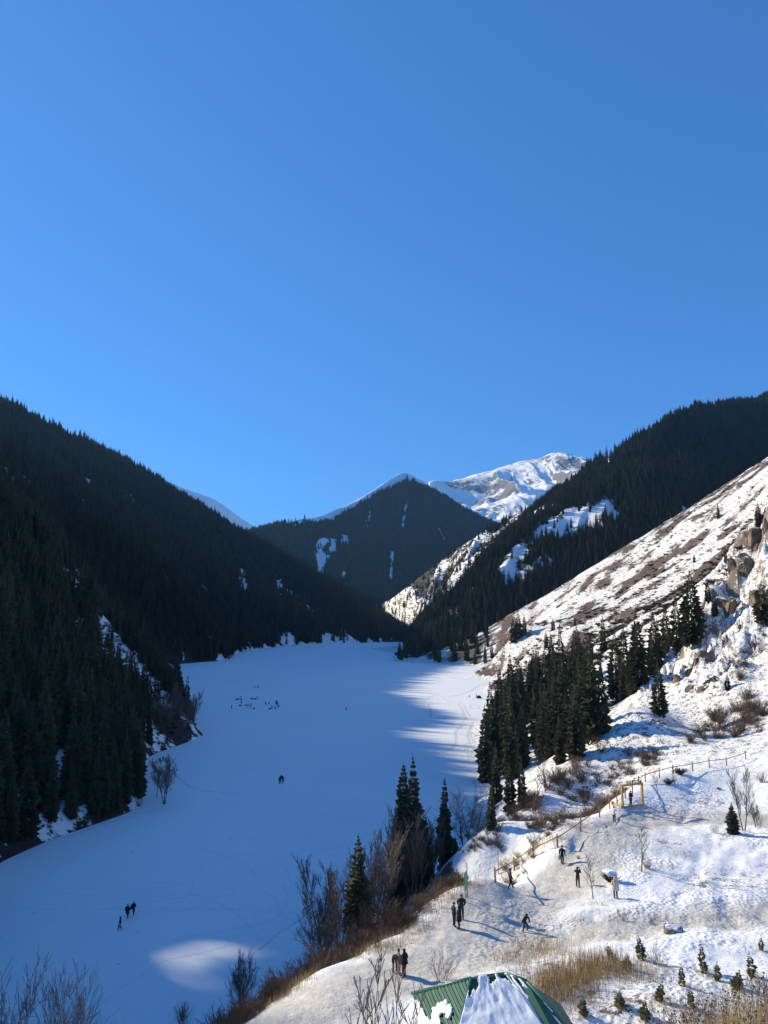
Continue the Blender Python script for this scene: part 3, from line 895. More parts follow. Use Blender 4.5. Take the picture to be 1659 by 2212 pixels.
def bare_tree_meshes(seed, stems=1, spread=0.5, up=0.3, kids=(2, 3), lean=0.12, minr=0.0016, L=0.5, depth=3, r=0.012):
    """unit-height leafless tree: a trunk mesh and a crown mesh"""
    rd = random.Random(seed)
    tr = MB(); cr_ = MB()
    for s in range(stems):
        a = 6.283 * s / max(1, stems) + rd.random()
        ln = lean * (0.4 if stems == 1 else 1) * rd.uniform(.6, 1.3)
        p = Vector((0.012 * math.cos(a) * (stems > 1), 0.012 * math.sin(a) * (stems > 1), -0.02))
        d = Vector((ln * math.cos(a), ln * math.sin(a), 1)).normalized()
        H = rd.uniform(0.8, 0.95) if s else 0.95
        nseg = 7
        pts = [p]; rads = [r]
        for i in range(nseg):
            d = (d + Vector((rd.uniform(-.09, .09), rd.uniform(-.09, .09), 0.06))).normalized()
            p = p + d * (H / nseg)
            pts.append(p.copy()); rads.append(max(minr, r * (1 - 0.9 * (i + 1) / nseg)))
            if i >= 1:
                for k in range(rd.randint(*kids)):
                    b = rd.uniform(0, 6.283)
                    side = Matrix.Rotation(b, 3, d) @ d.orthogonal().normalized()
                    sp = spread * rd.uniform(.7, 1.3)
                    nd = (d * math.cos(sp) + side * math.sin(sp)).normalized()
                    grow(cr_, p, nd, L * rd.uniform(.6, 1.0) * (1.05 - 0.75 * i / nseg), rads[-1] * .55, depth - 1, rd, up, spread, (1, 2), 3, minr)
        tr.tube(pts, rads, 5)
    tm = tr.mesh('trunk', True); cm = cr_.mesh('branches')
    tm.materials.append(M['twig']); cm.materials.append(M['twig'])
    return tm, cm

BARE_TALL = [bare_tree_meshes(61 + i, 1 + (i % 2), 0.42, 0.45, (2, 4), 0.15, 0.0014, 0.36, 3) for i in range(4)]
BARE_ROUND = [bare_tree_meshes(71 + i, 3, 0.6, 0.3, (2, 4), 0.22, 0.002, 0.42, 3) for i in range(3)]
BARE_THIN = [bare_tree_meshes(81 + i, 1, 0.55, 0.35, (2, 3), 0.1, 0.003, 0.38, 2, 0.014) for i in range(3)]
BARE_BIG = [bare_tree_meshes(91 + i, 2, 0.6, 0.32, (1, 2), 0.4, 0.0010, 0.5, 3, 0.017) for i in range(3)]

def bare_tree(pos, h, kinds, label, group=None, wid=1.0, lean=(0, 0), rz=None):
    e = empty('bare_tree', pos, random.uniform(0, 6.28) if rz is None else rz)
    e.rotation_euler = (lean[0], lean[1], e.rotation_euler[2])
    e.scale = (h * wid, h * wid, h)
    tag(e, label, 'tree', group)
    t, c = random.choice(kinds)
    link('trunk', t, None, e); link('branches', c, None, e)
    return e

def shrub_mesh(seed, stems=34, spread=0.9, minr=0.008, mat='shrub', twigs=(2, 4), flat=1.0):
    rd = random.Random(seed)
    mb = MB()
    for s in range(stems):
        a = rd.uniform(0, 6.283)
        t = spread * math.sqrt(rd.random())
        d = Vector((math.cos(a) * t, math.sin(a) * t, 1)).normalized()
        p = Vector((rd.uniform(-.16, .16), rd.uniform(-.16, .16), -0.05))
        L = rd.uniform(.6, 1.05)
        q = p
        for i in range(3):
            d = (d + Vector((rd.uniform(-.2, .2), rd.uniform(-.2, .2), rd.uniform(-.05, .15)))).normalized()
            q2 = q + d * (L / 3)
            mb.seg(q, q2, minr * (1.3 - .3 * i), minr * (1.0 - .25 * i), 3)
            q = q2
            for k in range(rd.randint(*twigs)):
                td = (d + Vector((rd.uniform(-.8, .8), rd.uniform(-.8, .8), rd.uniform(-.2, .6)))).normalized()
                mb.seg(q, q + td * rd.uniform(.15, .34), minr * .8, minr * .4, 3)
    for v in range(len(mb.v)):
        x, y, z = mb.v[v]
        mb.v[v] = (x, y, z * flat)
    me = mb.mesh('shrub')
    me.materials.append(M[mat])
    return me

SHRUB = [shrub_mesh(101 + i) for i in range(5)]
SHRUB_THIN = [shrub_mesh(111 + i, 22, 0.6, 0.006, 'twig', (1, 3)) for i in range(3)]
JUNIPER = [shrub_mesh(121 + i, 44, 1.2, 0.022, 'juniper', (3, 5), 0.62) for i in range(3)]

def shrub(pos, s, kinds, label, group=None, h=1.0, name='shrub'):
    o = link(name, random.choice(kinds))
    o.location = pos
    o.rotation_euler = (random.uniform(-.1, .1), random.uniform(-.1, .1), random.uniform(0, 6.28))
    o.scale = (s, s, s * h)
    return tag(o, label, 'shrub', group)

# ------------------------------------------------------------------ scattering with geometry nodes (uncountable masses only)
def scatter(name, pts, rotz, scl, sources, mat, label, cat):
    me = bpy.data.meshes.new(name)
    n = len(pts)
    me.vertices.add(n)
    me.vertices.foreach_set('co', np.asarray(pts, np.float32).reshape(-1))
    a = me.attributes.new('rot', 'FLOAT_VECTOR', 'POINT')
    rv = np.zeros((n, 3), np.float32); rv[:, 2] = rotz
    rv[:, 0] = rng.normal(0, 0.03, n); rv[:, 1] = rng.normal(0, 0.03, n)
    a.data.foreach_set('vector', rv.reshape(-1))
    a = me.attributes.new('scl', 'FLOAT_VECTOR', 'POINT'); a.data.foreach_set('vector', np.asarray(scl, np.float32).reshape(-1))
    a = me.attributes.new('idx', 'INT', 'POINT'); a.data.foreach_set('value', rng.integers(0, len(sources), n).astype(np.int32))
    me.materials.append(mat)
    o = link(name, me)
    tag(o, label, cat, kind='stuff')
    ng = bpy.data.node_groups.new(name + '_scatter', 'GeometryNodeTree')
    ng.interface.new_socket(name='Geometry', in_out='INPUT', socket_type='NodeSocketGeometry')
    ng.interface.new_socket(name='Geometry', in_out='OUTPUT', socket_type='NodeSocketGeometry')
    gi = ng.nodes.new('NodeGroupInput'); go = ng.nodes.new('NodeGroupOutput')
    ip = ng.nodes.new('GeometryNodeInstanceOnPoints')
    jn = ng.nodes.new('GeometryNodeJoinGeometry')
    for s in sources:
        oi = ng.nodes.new('GeometryNodeObjectInfo')
        oi.inputs['Object'].default_value = s
        oi.inputs['As Instance'].default_value = True
        ng.links.new(oi.outputs['Geometry'], jn.inputs[0])
    def na(nm, typ):
        x = ng.nodes.new('GeometryNodeInputNamedAttribute'); x.data_type = typ
        x.inputs['Name'].default_value = nm
        return x.outputs['Attribute']
    ng.links.new(gi.outputs[0], ip.inputs['Points'])
    ng.links.new(jn.outputs[0], ip.inputs['Instance'])
    ip.inputs['Pick Instance'].default_value = True
    ng.links.new(na('idx', 'INT'), ip.inputs['Instance Index'])
    ng.links.new(na('rot', 'FLOAT_VECTOR'), ip.inputs['Rotation'])
    ng.links.new(na('scl', 'FLOAT_VECTOR'), ip.inputs['Scale'])
    ng.links.new(ip.outputs[0], go.inputs[0])
    md = o.modifiers.new('scatter', 'NODES')
    md.node_group = ng
    return o

def sample_grid(P, T, n, tmin, tmax):
    """random points on a lofted surface, even by area"""
    a = P[:-1, :-1]; b = P[1:, :-1]; c = P[:-1, 1:]
    ar = np.linalg.norm(np.cross(b - a, c - a), axis=-1)
    tm = T[:-1, :-1]
    ar = ar * ((tm >= tmin) & (tm <= tmax))
    cdf = np.cumsum(ar.ravel()); cdf /= cdf[-1]
    k = np.searchsorted(cdf, rng.random(n))
    i, j = np.unravel_index(np.minimum(k, ar.size - 1), ar.shape)
    u = rng.random((n, 1)); v = rng.random((n, 1))
    pts = (P[i, j] * (1 - u) * (1 - v) + P[i + 1, j] * u * (1 - v) + P[i, j + 1] * (1 - u) * v + P[i + 1, j + 1] * u * v)
    return pts, i + u[:, 0], tm[i, j]

def in_frame(p, m=1.03):
    c, s = math.cos(PITCH), math.sin(PITCH)
    z = p[:, 2] - CAM_H
    f = p[:, 1] * c + z * s
    up = z * c - p[:, 1] * s
    return (f > 1) & (np.abs(p[:, 0] / f) < m * CX / FPX) & (np.abs(up / f) < m * CY / FPX)

# ------------------------------------------------------------------ individual spruces on the sunny bank
G_GROVE = 'spruces in the dense stand on the sunny shore'
def in_poly(x, y, poly):
    c = False
    for (x1, y1), (x2, y2) in zip(poly, poly[1:] + poly[:1]):
        if (y1 > y) != (y2 > y) and x < (x2 - x1) * (y - y1) / (y2 - y1) + x1: c = not c
    return c
grove_poly = [(p.x, p.y) for p in (hit(*q) for q in [(1045, 1700), (1050, 1650), (1068, 1575), (1095, 1530), (1180, 1480), (1265, 1470), (1285, 1540), (1265, 1600), (1215, 1640), (1160, 1655), (1110, 1700)])]
gxs = [p[0] for p in grove_poly]; gys = [p[1] for p in grove_poly]
placed = []
tries = 0
while len(placed) < 84 and tries < 6000:
    tries += 1
    x, y = random.uniform(min(gxs), max(gxs)), random.uniform(min(gys), max(gys))
    if not in_poly(x, y, grove_poly): continue
    if any((x - a) ** 2 + (y - b) ** 2 < 7.5 for a, b in placed): continue
    placed.append((x, y))
    hs_ = random.uniform(13, 25) * (0.85 + 0.15 * random.random())
    fy = (y - min(gys)) / (max(gys) - min(gys)); fx = gz(x, y)
    wh = ('near end' if fy < .33 else 'middle' if fy < .66 else 'far end') + ' of the sunlit stand, ' + ('lake side' if fx < 6 else 'uphill side')
    kd = 'tall narrow spruce' if hs_ > 18.5 else 'shorter spruce'
    spruce((x, y, gz(x, y) - 0.3), hs_, random.uniform(.72, 1.02), CROWN_MID, '%s in the %s' % (kd, wh), '%s in the %s' % (kd.replace('spruce', 'spruces'), wh))

loose = [(p.x, p.y) for p in (hit(*q) for q in [(1190, 1480), (1270, 1420), (1400, 1370), (1465, 1400), (1390, 1490), (1300, 1540), (1275, 1475)])]
k = 0
while k < 18:
    x, y = random.uniform(min(a for a, b in loose), max(a for a, b in loose)), random.uniform(min(b for a, b in loose), max(b for a, b in loose))
    if not in_poly(x, y, loose): continue
    spruce((x, y, gz(x, y) - 0.3), random.uniform(7, 19), random.uniform(.75, 1.1), CROWN_MID, 'spruce in the loose band thinning up the slope from the dense stand towards the crags', 'spruces thinning up the slope above the dense stand')
    k += 1
# (base u, v, top v, width, label)
SINGLE = [
    (1497, 1392, 1235, 1.25, 'tallest spruce beside the upper end of the rocky crags, standing above its neighbours'),
    (1463, 1402, 1287, 1.1, 'spruce just down the slope from the tallest spruce by the crags'),
    (1440, 1415, 1305, 1.1, 'slim spruce in the middle of the row running up to the crags'),
    (1415, 1445, 1322, 1.2, 'full spruce near the lower end of the row running up to the crags'),
    (1380, 1485, 1325, 1.15, 'tall spruce between the dense stand and the row below the crags'),
    (1350, 1475, 1352, 1.1, 'spruce beside the top corner of the dense stand'),
    (1332, 1510, 1368, 1.1, 'spruce on the open snow just above the dense stand'),
    (1425, 1545, 1432, 1.45, 'lone bushy spruce on the snow below the rocks'),
    (1280, 1600, 1390, 1.25, 'large broad spruce at the uphill edge of the dense stand'),
    (1302, 1585, 1440, 1.2, 'spruce leaning against the large broad one at the uphill edge of the stand'),
    (1245, 1640, 1478, 1.1, 'spruce at the lower uphill corner of the stand above the brown thicket'),
    (1210, 1650, 1545, 1.0, 'short spruce standing on the snowy gully below the stand'),
    (1530, 1305, 1246, 1.0, 'small spruce on the brown slope next to the crag top'),
    (1568, 1215, 1180, 1.0, 'small dark spruce high on the slope above the crags'),
    (1640, 1142, 1080, 0.9, 'thin spruce highest on the sunlit slope, above the topmost crag'),
    (1648, 1345, 1258, 1.7, 'broad dark spruce growing among the upper crags'),
    (1515, 1090, 1082, 1.0, 'tiny spruce on the upper sunlit slope'),
    (1552, 1120, 1085, 1.0, 'dark spruce alone on the upper part of the sunlit slope'),
    (1500, 1215, 1195, 1.1, 'little round spruce on the open sunlit slope'),
    (1572, 1490, 1452, 1.2, 'small spruce in the snow gully between the crags'),
    (1545, 1330, 1275, 1.0, 'spruce at the foot of the tallest crag'),
    (1120, 1380, 1322, 1.2, 'spruce in the small clump low on the sunlit slope, its tallest'),
    (1133, 1372, 1328, 1.2, 'spruce at the uphill side of the small clump low on the sunlit slope'),
    (1109, 1388, 1334, 1.2, 'spruce at the lake side of the small clump low on the sunlit slope'),
    (1195, 1362, 1335, 1.2, 'single small spruce midway along the lower sunlit slope'),
    (1242, 1352, 1332, 1.2, 'stubby spruce on the lower sunlit slope above the stand'),
    (1180, 1400, 1362, 1.1, 'spruce on the snow between the far clump and the dense stand'),
    (1062, 1790, 1698, 0.95, 'slender spruce by the lake behind the bare trees'),
    (1128, 1735, 1640, 1.0, 'spruce in front of the stand, beside the snowy gully'),
    (1102, 1755, 1655, 1.05, 'dark spruce at the near end of the dense stand'),
    (1072, 1735, 1610, 0.95, 'narrow spruce at the lakeside corner of the dense stand'),
]
for u, v, vt, wd, lab in SINGLE:
    p = hit(u, v)
    spruce((p.x, p.y, p.z - 0.3), px_h(p, v, vt), wd, CROWN_MID, lab)
# the big ones on the steep bank below the path
for u, v, vt, d, wd, lab in [
    (893, 1905, 1622, 97, 0.95, 'tallest spruce of the near lakeside clump, with an open ragged top'),
    (872, 1900, 1636, 98.5, 0.75, 'thin twin spruce leaning on the tallest one of the lakeside clump'),
    (856, 1890, 1735, 97, 0.8, 'shorter spruce at the lake side of the near clump'),
    (921, 1900, 1752, 95, 0.85, 'spruce half hidden in bare branches in the near lakeside clump'),
    (962, 1870, 1671, 101, 0.9, 'separate spruce at the inland side of the near lakeside clump'),
    (984, 1885, 1800, 98, 1.3, 'low bushy spruce at the inland foot of the near clump'),
    (773, 2005, 1792, 83, 1.25, 'solitary spruce on the bank nearest to the camera, full down to the ground'),
]:
    x, y, z = at(u, v, d)
    zg = max(gz(x, y), 0.0)
    r = ray(u, vt); k = d / r.y
    h = CAM_H + r.z * k - zg
    spruce((x, y, zg - 0.3), h, wd, CROWN_NEAR, lab)
# band of spruces at the water's edge where the sunlit slope ends
placed = []
while len(placed) < 56:
    x = random.uniform(5, 150); y = random.uniform(560, 700)
    z = gz(x, y)
    if z < 0.6 or z > 34: continue
    if any((x - a) ** 2 + (y - b) ** 2 < 16 for a, b in placed): continue
    dens = 1.0 - 0.75 * (x > 85) - 0.55 * (z > 16)
    if random.random() > dens: continue
    placed.append((x, y))
    spruce((x, y, z - 0.3), random.uniform(12, 20), random.uniform(1.0, 1.3), CROWN_MID[:2], 'dark spruce in the narrow belt along the point where the sunlit slope meets the ice', 'spruces on the snowy point at the foot of the sunlit slope')

# ------------------------------------------------------------------ forest on the shaded mountain
def clear_mask(x, y, clears, k=1.25):
    m = np.zeros_like(x)
    for pts, w_ in clears:
        m = np.maximum(m, np.exp(-(poly_dist(x, y, pts) / (w_ * k)) ** 2))
    return m
def grid_at(G, i, T, t):
    return G[np.clip(i.astype(int), 0, G.shape[0] - 1), np.clip(np.searchsorted(T[0], t), 0, G.shape[1] - 1)]

pts, gi_, gt_ = sample_grid(PL, TL, 64000, 0.0, 1.12)
p2, g2, t2 = sample_grid(PL[20:190], TL[20:190], 9500, 0.004, 0.45)
ok = (np.hypot(p2[:, 0], p2[:, 1]) < 420) & in_frame(p2)
pts = np.concatenate([pts, p2[ok]]); gi_ = np.concatenate([gi_, g2[ok] + 20]); gt_ = np.concatenate([gt_, t2[ok]])
dist = np.hypot(pts[:, 0], pts[:, 1])
dens = 1.0 - 0.95 * clear_mask(pts[:, 0], pts[:, 1], CLEAR)
gln = grid_at(snowL, gi_, TL, gt_)
dens *= 1 - 0.9 * grid_at(gapL, gi_, TL, gt_)
# the ridge out of sight to the west stands full of trees too; gap added to let the sun patch in
q = 0.5 * pts[:, 0] + 0.866 * pts[:, 1]
dens *= 1 - 1.0 * np.exp(-((q - 71.5) / 7.0) ** 4) * (gt_ > 0.8)
dens *= np.where((gt_ > 0.9) & (q < 420), 0.5, 1.0)
pshore = [tuple(on_lake(u, v))[:2] for u, v in ((330, 1616), (385, 1598), (440, 1580), (445, 1572))]
dens *= sstep(4.0, 8.5, poly_dist(pts[:, 0], pts[:, 1], pshore))
keep = rng.random(len(pts)) < dens * 0.66
pts = pts[keep]; dist = dist[keep]; gt2 = gt_[keep]
hgt = rng.uniform(8, 18, len(pts)) * (0.8 + 0.4 * vnoise(pts[:, 0] * 0.02, pts[:, 1] * 0.02, 150)) * np.where(gt2 > 0.9, rng.uniform(0.6, 1.25, len(pts)), 1.0)
q = 0.5 * pts[:, 0] + 0.866 * pts[:, 1]
beam = (np.abs(q - 71.5) < 8.5) & (pts[:, 2] + hgt + math.tan(SUN_EL) * (0.866 * pts[:, 0] - 0.5 * pts[:, 1]) > -34.7)  # trees standing in the corridor added for the sun patch, dropped below
pts = pts[~beam]; dist = dist[~beam]; gt2 = gt2[~beam]; hgt = hgt[~beam]
vis = in_frame(pts + np.array([0, 0, 8.0]))
near = np.where(vis & (dist < 520))[0]
# those that can be told apart: nearest first, among what is not fully hidden by others
near = near[np.argsort(dist[near])]
left_ind = []
for k in near:
    p = pts[k]
    top = Vector((p[0], p[1], p[2] + hgt[k] * 0.92)); d = top - Vector((0, 0, CAM_H))
    h = left_bvh.ray_cast(Vector((0, 0, CAM_H)), d.normalized(), d.length - 0.5)
    if h[0] is None: left_ind.append(k)
    if len(left_ind) >= 94: break
G_LEFT = 'spruces at the foot of the shaded mountain'
for k in left_ind:
    wh = ('at the near end of the shore' if pts[k, 0] < -.44 * pts[k, 1] else 'above the nearest stretch of shore') if pts[k, 1] < 150 else 'above the point with the leaning willow' if pts[k, 1] < 200 else 'on the point with the bare trees'
    kd = 'tall black looking spruce' if hgt[k] > 14 else 'short black looking spruce'
    spruce((pts[k, 0], pts[k, 1], pts[k, 2] - 0.5), float(hgt[k]), random.uniform(1.0, 1.3), CROWN_MID, '%s in the shaded wood %s' % (kd, wh), '%s in the shaded wood %s' % (kd.replace('spruce', 'spruces'), wh))
rest = np.ones(len(pts), bool); rest[left_ind] = False
src_near = [s.children[0] if s.children[0].name.startswith('crown') else s.children[1] for s in SPRUCES[:4]]
n = rest.sum()
hr = hgt[rest]
wr = rng.uniform(0.9, 1.3, n) * hr
scatter('spruce_forest', pts[rest] - np.array([0, 0, 0.6]), rng.uniform(0, 6.28, n), np.stack([wr, wr, hr], -1), src_near, M['spruce'], 'dense dark spruce forest covering the shaded mountain', 'forest')

# unseen high-crowned trees, added to bound the sun patch on the ice
HIGH = [spruce_crown('spruce_crown', 24, 14, 0.30, 57, 0.33, 2, 0.3)]
for dq, dp, hh in ((-7, -402, 21), (-3.5, -396, 24), (0.5, -404, 22), (4, -398, 24), (8, -403, 21)):
    q0, p0 = 71.5 + dq, dp
    x, y = 0.866 * p0 + 0.5 * q0, -0.5 * p0 + 0.866 * q0
    h = left_bvh.ray_cast(Vector((x, y, 900)), Vector((0, 0, -1)))[0]
    spruce((x, y, h.z - .2), hh, 1.0, HIGH, 'unseen high crowned spruce added to bound the sun patch on the ice', 'unseen high crowned spruces added to bound the sun patch')
# forest on the mountain behind the sunlit slope
pts, gi_, gt_ = sample_grid(PR, TR, 30000, 0.0, 1.1)
sn = grid_at(snowR, gi_, TR, gt_)
dens = (1.0 - 0.85 * sstep(0.25, 0.6, sn)) * (1 - 0.7 * clear_mask(pts[:, 0], pts[:, 1], CLEAR_R, 1.0))
nzr = fbm(pts[:, 0] * 0.012, pts[:, 1] * 0.012, 4, 160) + 0.08 * sstep(170, 215, gi_)
blend = sstep(-.22, .22, (gi_ - 216) / 90.0 + 1.1 * fbm(pts[:, 0] * 0.009, pts[:, 1] * 0.009, 4, 163))
dens *= (blend + (1 - blend) * np.clip(0.045 + 0.40 * sstep(0.10, 0.24, nzr) + 0.35 * sstep(0.30, 0.08, gt_), 0, 1))
keep = rng.random(len(pts)) < dens
pts = pts[keep]
hg = rng.uniform(10, 19, len(pts)) * (0.75 + 0.5 * vnoise(pts[:, 0] * 0.02, pts[:, 1] * 0.02, 151)) * np.where(gi_[keep] < 205, .78, 1.0)
wr = hg * rng.uniform(1.0, 1.35, len(pts))
scatter('spruce_forest', pts - np.array([0, 0, 0.5]), rng.uniform(0, 6.28, len(pts)), np.stack([wr, wr, hg], -1), src_near, M['spruce'], 'spruce forest clothing the mountain behind the sunlit slope', 'forest')
# forest on the pyramid mountain
pts, gi_, gt_ = sample_grid(PM, TM, 52000, 0.0, 1.05)
sn = grid_at(snowM, gi_, TM, gt_)
dens = (1.0 - 0.97 * sstep(0.25, 0.6, sn)) * (1 - 0.85 * clear_mask(pts[:, 0], pts[:, 1], CLEAR_M, 1.0)) * (1 - 0.9 * sstep(0.915, 0.95, gt_) * (gi_ > 70))
keep = rng.random(len(pts)) < dens
pts = pts[keep]
hg = rng.uniform(11, 20, len(pts)); wr = hg * rng.uniform(1.1, 1.5, len(pts))
scatter('spruce_forest', pts - np.array([0, 0, 0.5]), rng.uniform(0, 6.28, len(pts)), np.stack([wr, wr, hg], -1), src_near, M['spruce'], 'far spruce forest on the pyramid shaped mountain', 'forest')
# wood on the flat at the lake head and sparse trees on low right slopes
n = 900
px = rng.uniform(-60, 130, n); py = 1046 + 900 * rng.random(n) ** 1.5
pz = 0.004 * (py - 1040) + 0.4
hg = rng.uniform(8, 17, n)
scatter('spruce_forest', np.stack([px, py, pz], -1), rng.uniform(0, 6.28, n), np.stack([hg * 1.2, hg * 1.2, hg], -1), src_near, M['spruce'], 'strip of spruce forest at the far end of the lake', 'forest')
print('spruces', len(SPRUCES))

# dark low scrub on the sunlit slope
n = 30000
pa = rng.uniform(R(-2), R(31), n); pr = np.exp(rng.uniform(math.log(215), math.log(690), n))
sx, sy = pr * np.sin(pa), pr * np.cos(pa)
ia = np.clip(((pa - ang[0]) / (ang[-1] - ang[0]) * (NA - 1)).astype(int), 0, NA - 1)
ir = np.clip(((np.log(pr) - math.log(7)) / (math.log(860) - math.log(7)) * (NR - 1)).astype(int), 0, NR - 1)
ok = (scrub[ia, ir] > -0.25 + 0.75 * rng.random(n)) & (Z[ia, ir] > 2.0)
sx, sy, szz = sx[ok], sy[ok], Z[ia, ir][ok]
seedbush = shrub(tuple(hit(1469, 1673)), 1.5, JUNIPER, 'dark low juniper bush beside the fence, the one nearer to the rails', h=0.9, name='juniper_bush')
seedbush2 = shrub(tuple(hit(1445, 1694)), 1.25, JUNIPER, 'dark low juniper bush just behind the two planted saplings', h=0.9, name='juniper_bush')
sc_ = 0.7 + 2.3 * rng.random(len(sx)) ** 2.0
scatter('scrub', np.stack([sx, sy, szz - 0.2], -1), rng.uniform(0, 6.28, len(sx)), np.stack([sc_, sc_, sc_ * 0.7], -1), [seedbush, seedbush2], M['juniper'], 'low brown and dark scrub dotting the sunlit slope', 'scrub')

n = 9000
pu, gu, tu = sample_grid(PL[20:190], TL[20:190], n, 0.0, 0.25)
ok = (np.hypot(pu[:, 0], pu[:, 1]) < 330) & in_frame(pu, 1.1) & (fbm(pu[:, 0] * .12, pu[:, 1] * .12, 3, 190) > -0.12)
pu = pu[ok]; su = rng.uniform(.5, 1.7, len(pu))
seedbush3 = shrub(tuple(on_lake(300, 1742)), 1.4, SHRUB, 'brown shrub at the ice edge between the dark wood and the leaning willow')
scatter('undergrowth', pu - np.array([0, 0, .15]), rng.uniform(0, 6.28, len(pu)), np.stack([su, su, su], -1), [seedbush3, seedbush], M['shrub'], 'dark tangled undergrowth at the foot of the shaded mountain', 'undergrowth')

pu, gu, tu = sample_grid(PR[:212], TR[:212], 7000, 0.05, 1.0)
su = 0.9 + 3.0 * rng.random(len(pu)) ** 2
scatter('scrub', pu - np.array([0, 0, .3]), rng.uniform(0, 6.28, len(pu)), np.stack([su, su, su * .7], -1), [seedbush, seedbush2], M['juniper'], 'dark low scrub between the trees of the sunlit far spur', 'scrub')
# brush filling the steep bank between the single shrubs
RIM = [Vector(q) for q in [(-9.5, 46, 0), (-8, 48, 0), (-4.7, 55.6, 0), (0, 57, 0), (5.3, 66, 0), (9.8, 70, 0), (18.3, 80, 0), (25.8, 91, 0), (31.5, 98.5, 0), (37, 107, 0)]]
def along(P, f):
    k = min(int(f * (len(P) - 1)), len(P) - 2)
    return P[k].lerp(P[k + 1], f * (len(P) - 1) - k), (P[k + 1] - P[k]).normalized()
bp = []
for i in range(900):
    c, d = along(RIM, random.random())
    o = (1.2 if c.y < 68 else 3.2) + 11 * random.random() ** 1.3
    x, y = c.x - d.y * o, c.y + d.x * o
    z = gz(x, y)
    if z > 0.3 and not (85 < y < 94 and 8 < x < 16): bp.append((x, y, z - .1))
for i in range(70):
    p_ = hit(random.uniform(990, 1085), random.uniform(1785, 1845))
    if p_.z > .5 and random.random() < .8: bp.append((p_.x, p_.y, p_.z - .1))
bp = np.array(bp)
su = rng.uniform(.7, 1.6, len(bp)) * np.where(bp[:, 1] > 69, .6, 1.0)
scatter('brush', np.array(bp), rng.uniform(0, 6.28, len(bp)), np.stack([su, su, su * .8], -1), [seedbush3, seedbush3], M['shrub'], 'low leafless brush covering the steep bank below the path', 'brush')

# ------------------------------------------------------------------ bare trees
for u, v, vt, d, kinds, wd, lab, grp in [
    (700, 2030, 1870, 84, BARE_TALL, 1.1, 'grey bare tree on the lake side of the solitary near spruce', 'bare trees beside the solitary near spruce'),
    (718, 2035, 1905, 81, BARE_TALL, 1.15, 'grey bare tree on the lake side of the solitary near spruce', 'bare trees beside the solitary near spruce'),
    (735, 2030, 1862, 85, BARE_TALL, 1.0, 'grey bare tree on the lake side of the solitary near spruce', 'bare trees beside the solitary near spruce'),
    (690, 2060, 1960, 78, BARE_ROUND, 1.1, 'low bushy bare tree at the lake edge below the solitary spruce', None),
    (800, 1985, 1838, 86, BARE_TALL, 1.2, 'bare tree between the solitary spruce and the near clump', 'bare trees between the solitary spruce and the clump'),
    (815, 1975, 1815, 90, BARE_TALL, 1.2, 'bare tree between the solitary spruce and the near clump', 'bare trees between the solitary spruce and the clump'),
    (833, 1965, 1790, 92, BARE_TALL, 1.2, 'bare tree between the solitary spruce and the near clump', 'bare trees between the solitary spruce and the clump'),
    (1004, 1830, 1702, 108, BARE_BIG, 1.0, 'big dark bare tree with spreading limbs at the water beside the near clump', None),
    (1022, 1822, 1712, 112, BARE_BIG, 1.0, 'bare tree with several upright stems between the near clump and the sunlit ice', None),
    (1040, 1812, 1745, 116, BARE_TALL, 1.2, 'smaller bare tree at the inland end of the lakeside clump', None),
    (518, 2195, 2068, 67, BARE_ROUND, 0.75, 'round crowned bare tree alone on the low bank beside the bright patch on the ice', None),
    (1281.5, 1942, 1868, None, BARE_THIN, 1.2, 'small forked bare tree in the snow beside the person in the maroon jacket', None),
    (1386, 1883, 1800, None, BARE_THIN, 1.2, 'bare young tree growing from a tuft of dry grass inside the bend of the path', None),
    (1420, 1710, 1664, None, BARE_THIN, 1.1, 'thin planted sapling nearest to the timber frame', None),
    (1458, 1706, 1664, None, BARE_THIN, 1.1, 'thin planted sapling beside the juniper bushes', None),
    (1607, 1795, 1682, None, BARE_TALL, 0.95, 'tall slender bare tree beside the dense little spruce', None),
    (1632, 1787, 1745, None, BARE_ROUND, 1.0, 'low many stemmed bare tree behind the slender one', None),
    (355, 1737, 1650, None, BARE_ROUND, 1.0, 'grey willow leaning out over the ice at the dark point', None),
    (338, 1724, 1655, None, BARE_TALL, 1.1, 'slim bare tree between the dark wood and the leaning willow', None),
    (1095, 1668, 1600, None, BARE_TALL, 1.1, 'pale bare tree standing among the spruces of the sunlit stand', None),
    (1178, 1712, 1640, None, BARE_THIN, 1.3, 'bare bush like tree in the snowy gully below the stand', None),
    (1160, 1735, 1680, None, BARE_THIN, 1.3, 'bare tree beside the short spruce over the brown thicket', None),
]:
    if d is None:
        p = hit(u, v) if u > 400 else on_lake(u, v)
        pos = (p.x, p.y, p.z - 0.05); h = px_h(p, v, vt)
    else:
        x, y, z = at(u, v, d)
        zg = max(gz(x, y), 0)
        r = ray(u, vt); h = CAM_H + r.z * d / r.y - zg
        pos = (x, y, zg - 0.1)
    bare_tree(pos, h, kinds, lab, grp, wd)
# birches wrapped round the near clump
for i in range(18):
    d = random.uniform(92, 101)
    u = random.choice([random.gauss(885, 26), random.gauss(950, 24), random.gauss(920, 40)])
    x = (u - CX) / FPX * d * 1.03
    zg = max(gz(x, d), 0)
    vt = 1755 + abs(u - 890) * 0.35 + random.uniform(-10, 65)
    r = ray(u, vt); h = CAM_H + r.z * d / r.y - zg
    if h < 2: continue
    bare_tree((x, d, zg - 0.1), h, BARE_TALL, 'grey brown bare tree wrapped round the spruces of the near lakeside clump', 'bare trees in the near lakeside clump', random.uniform(0.9, 1.3))
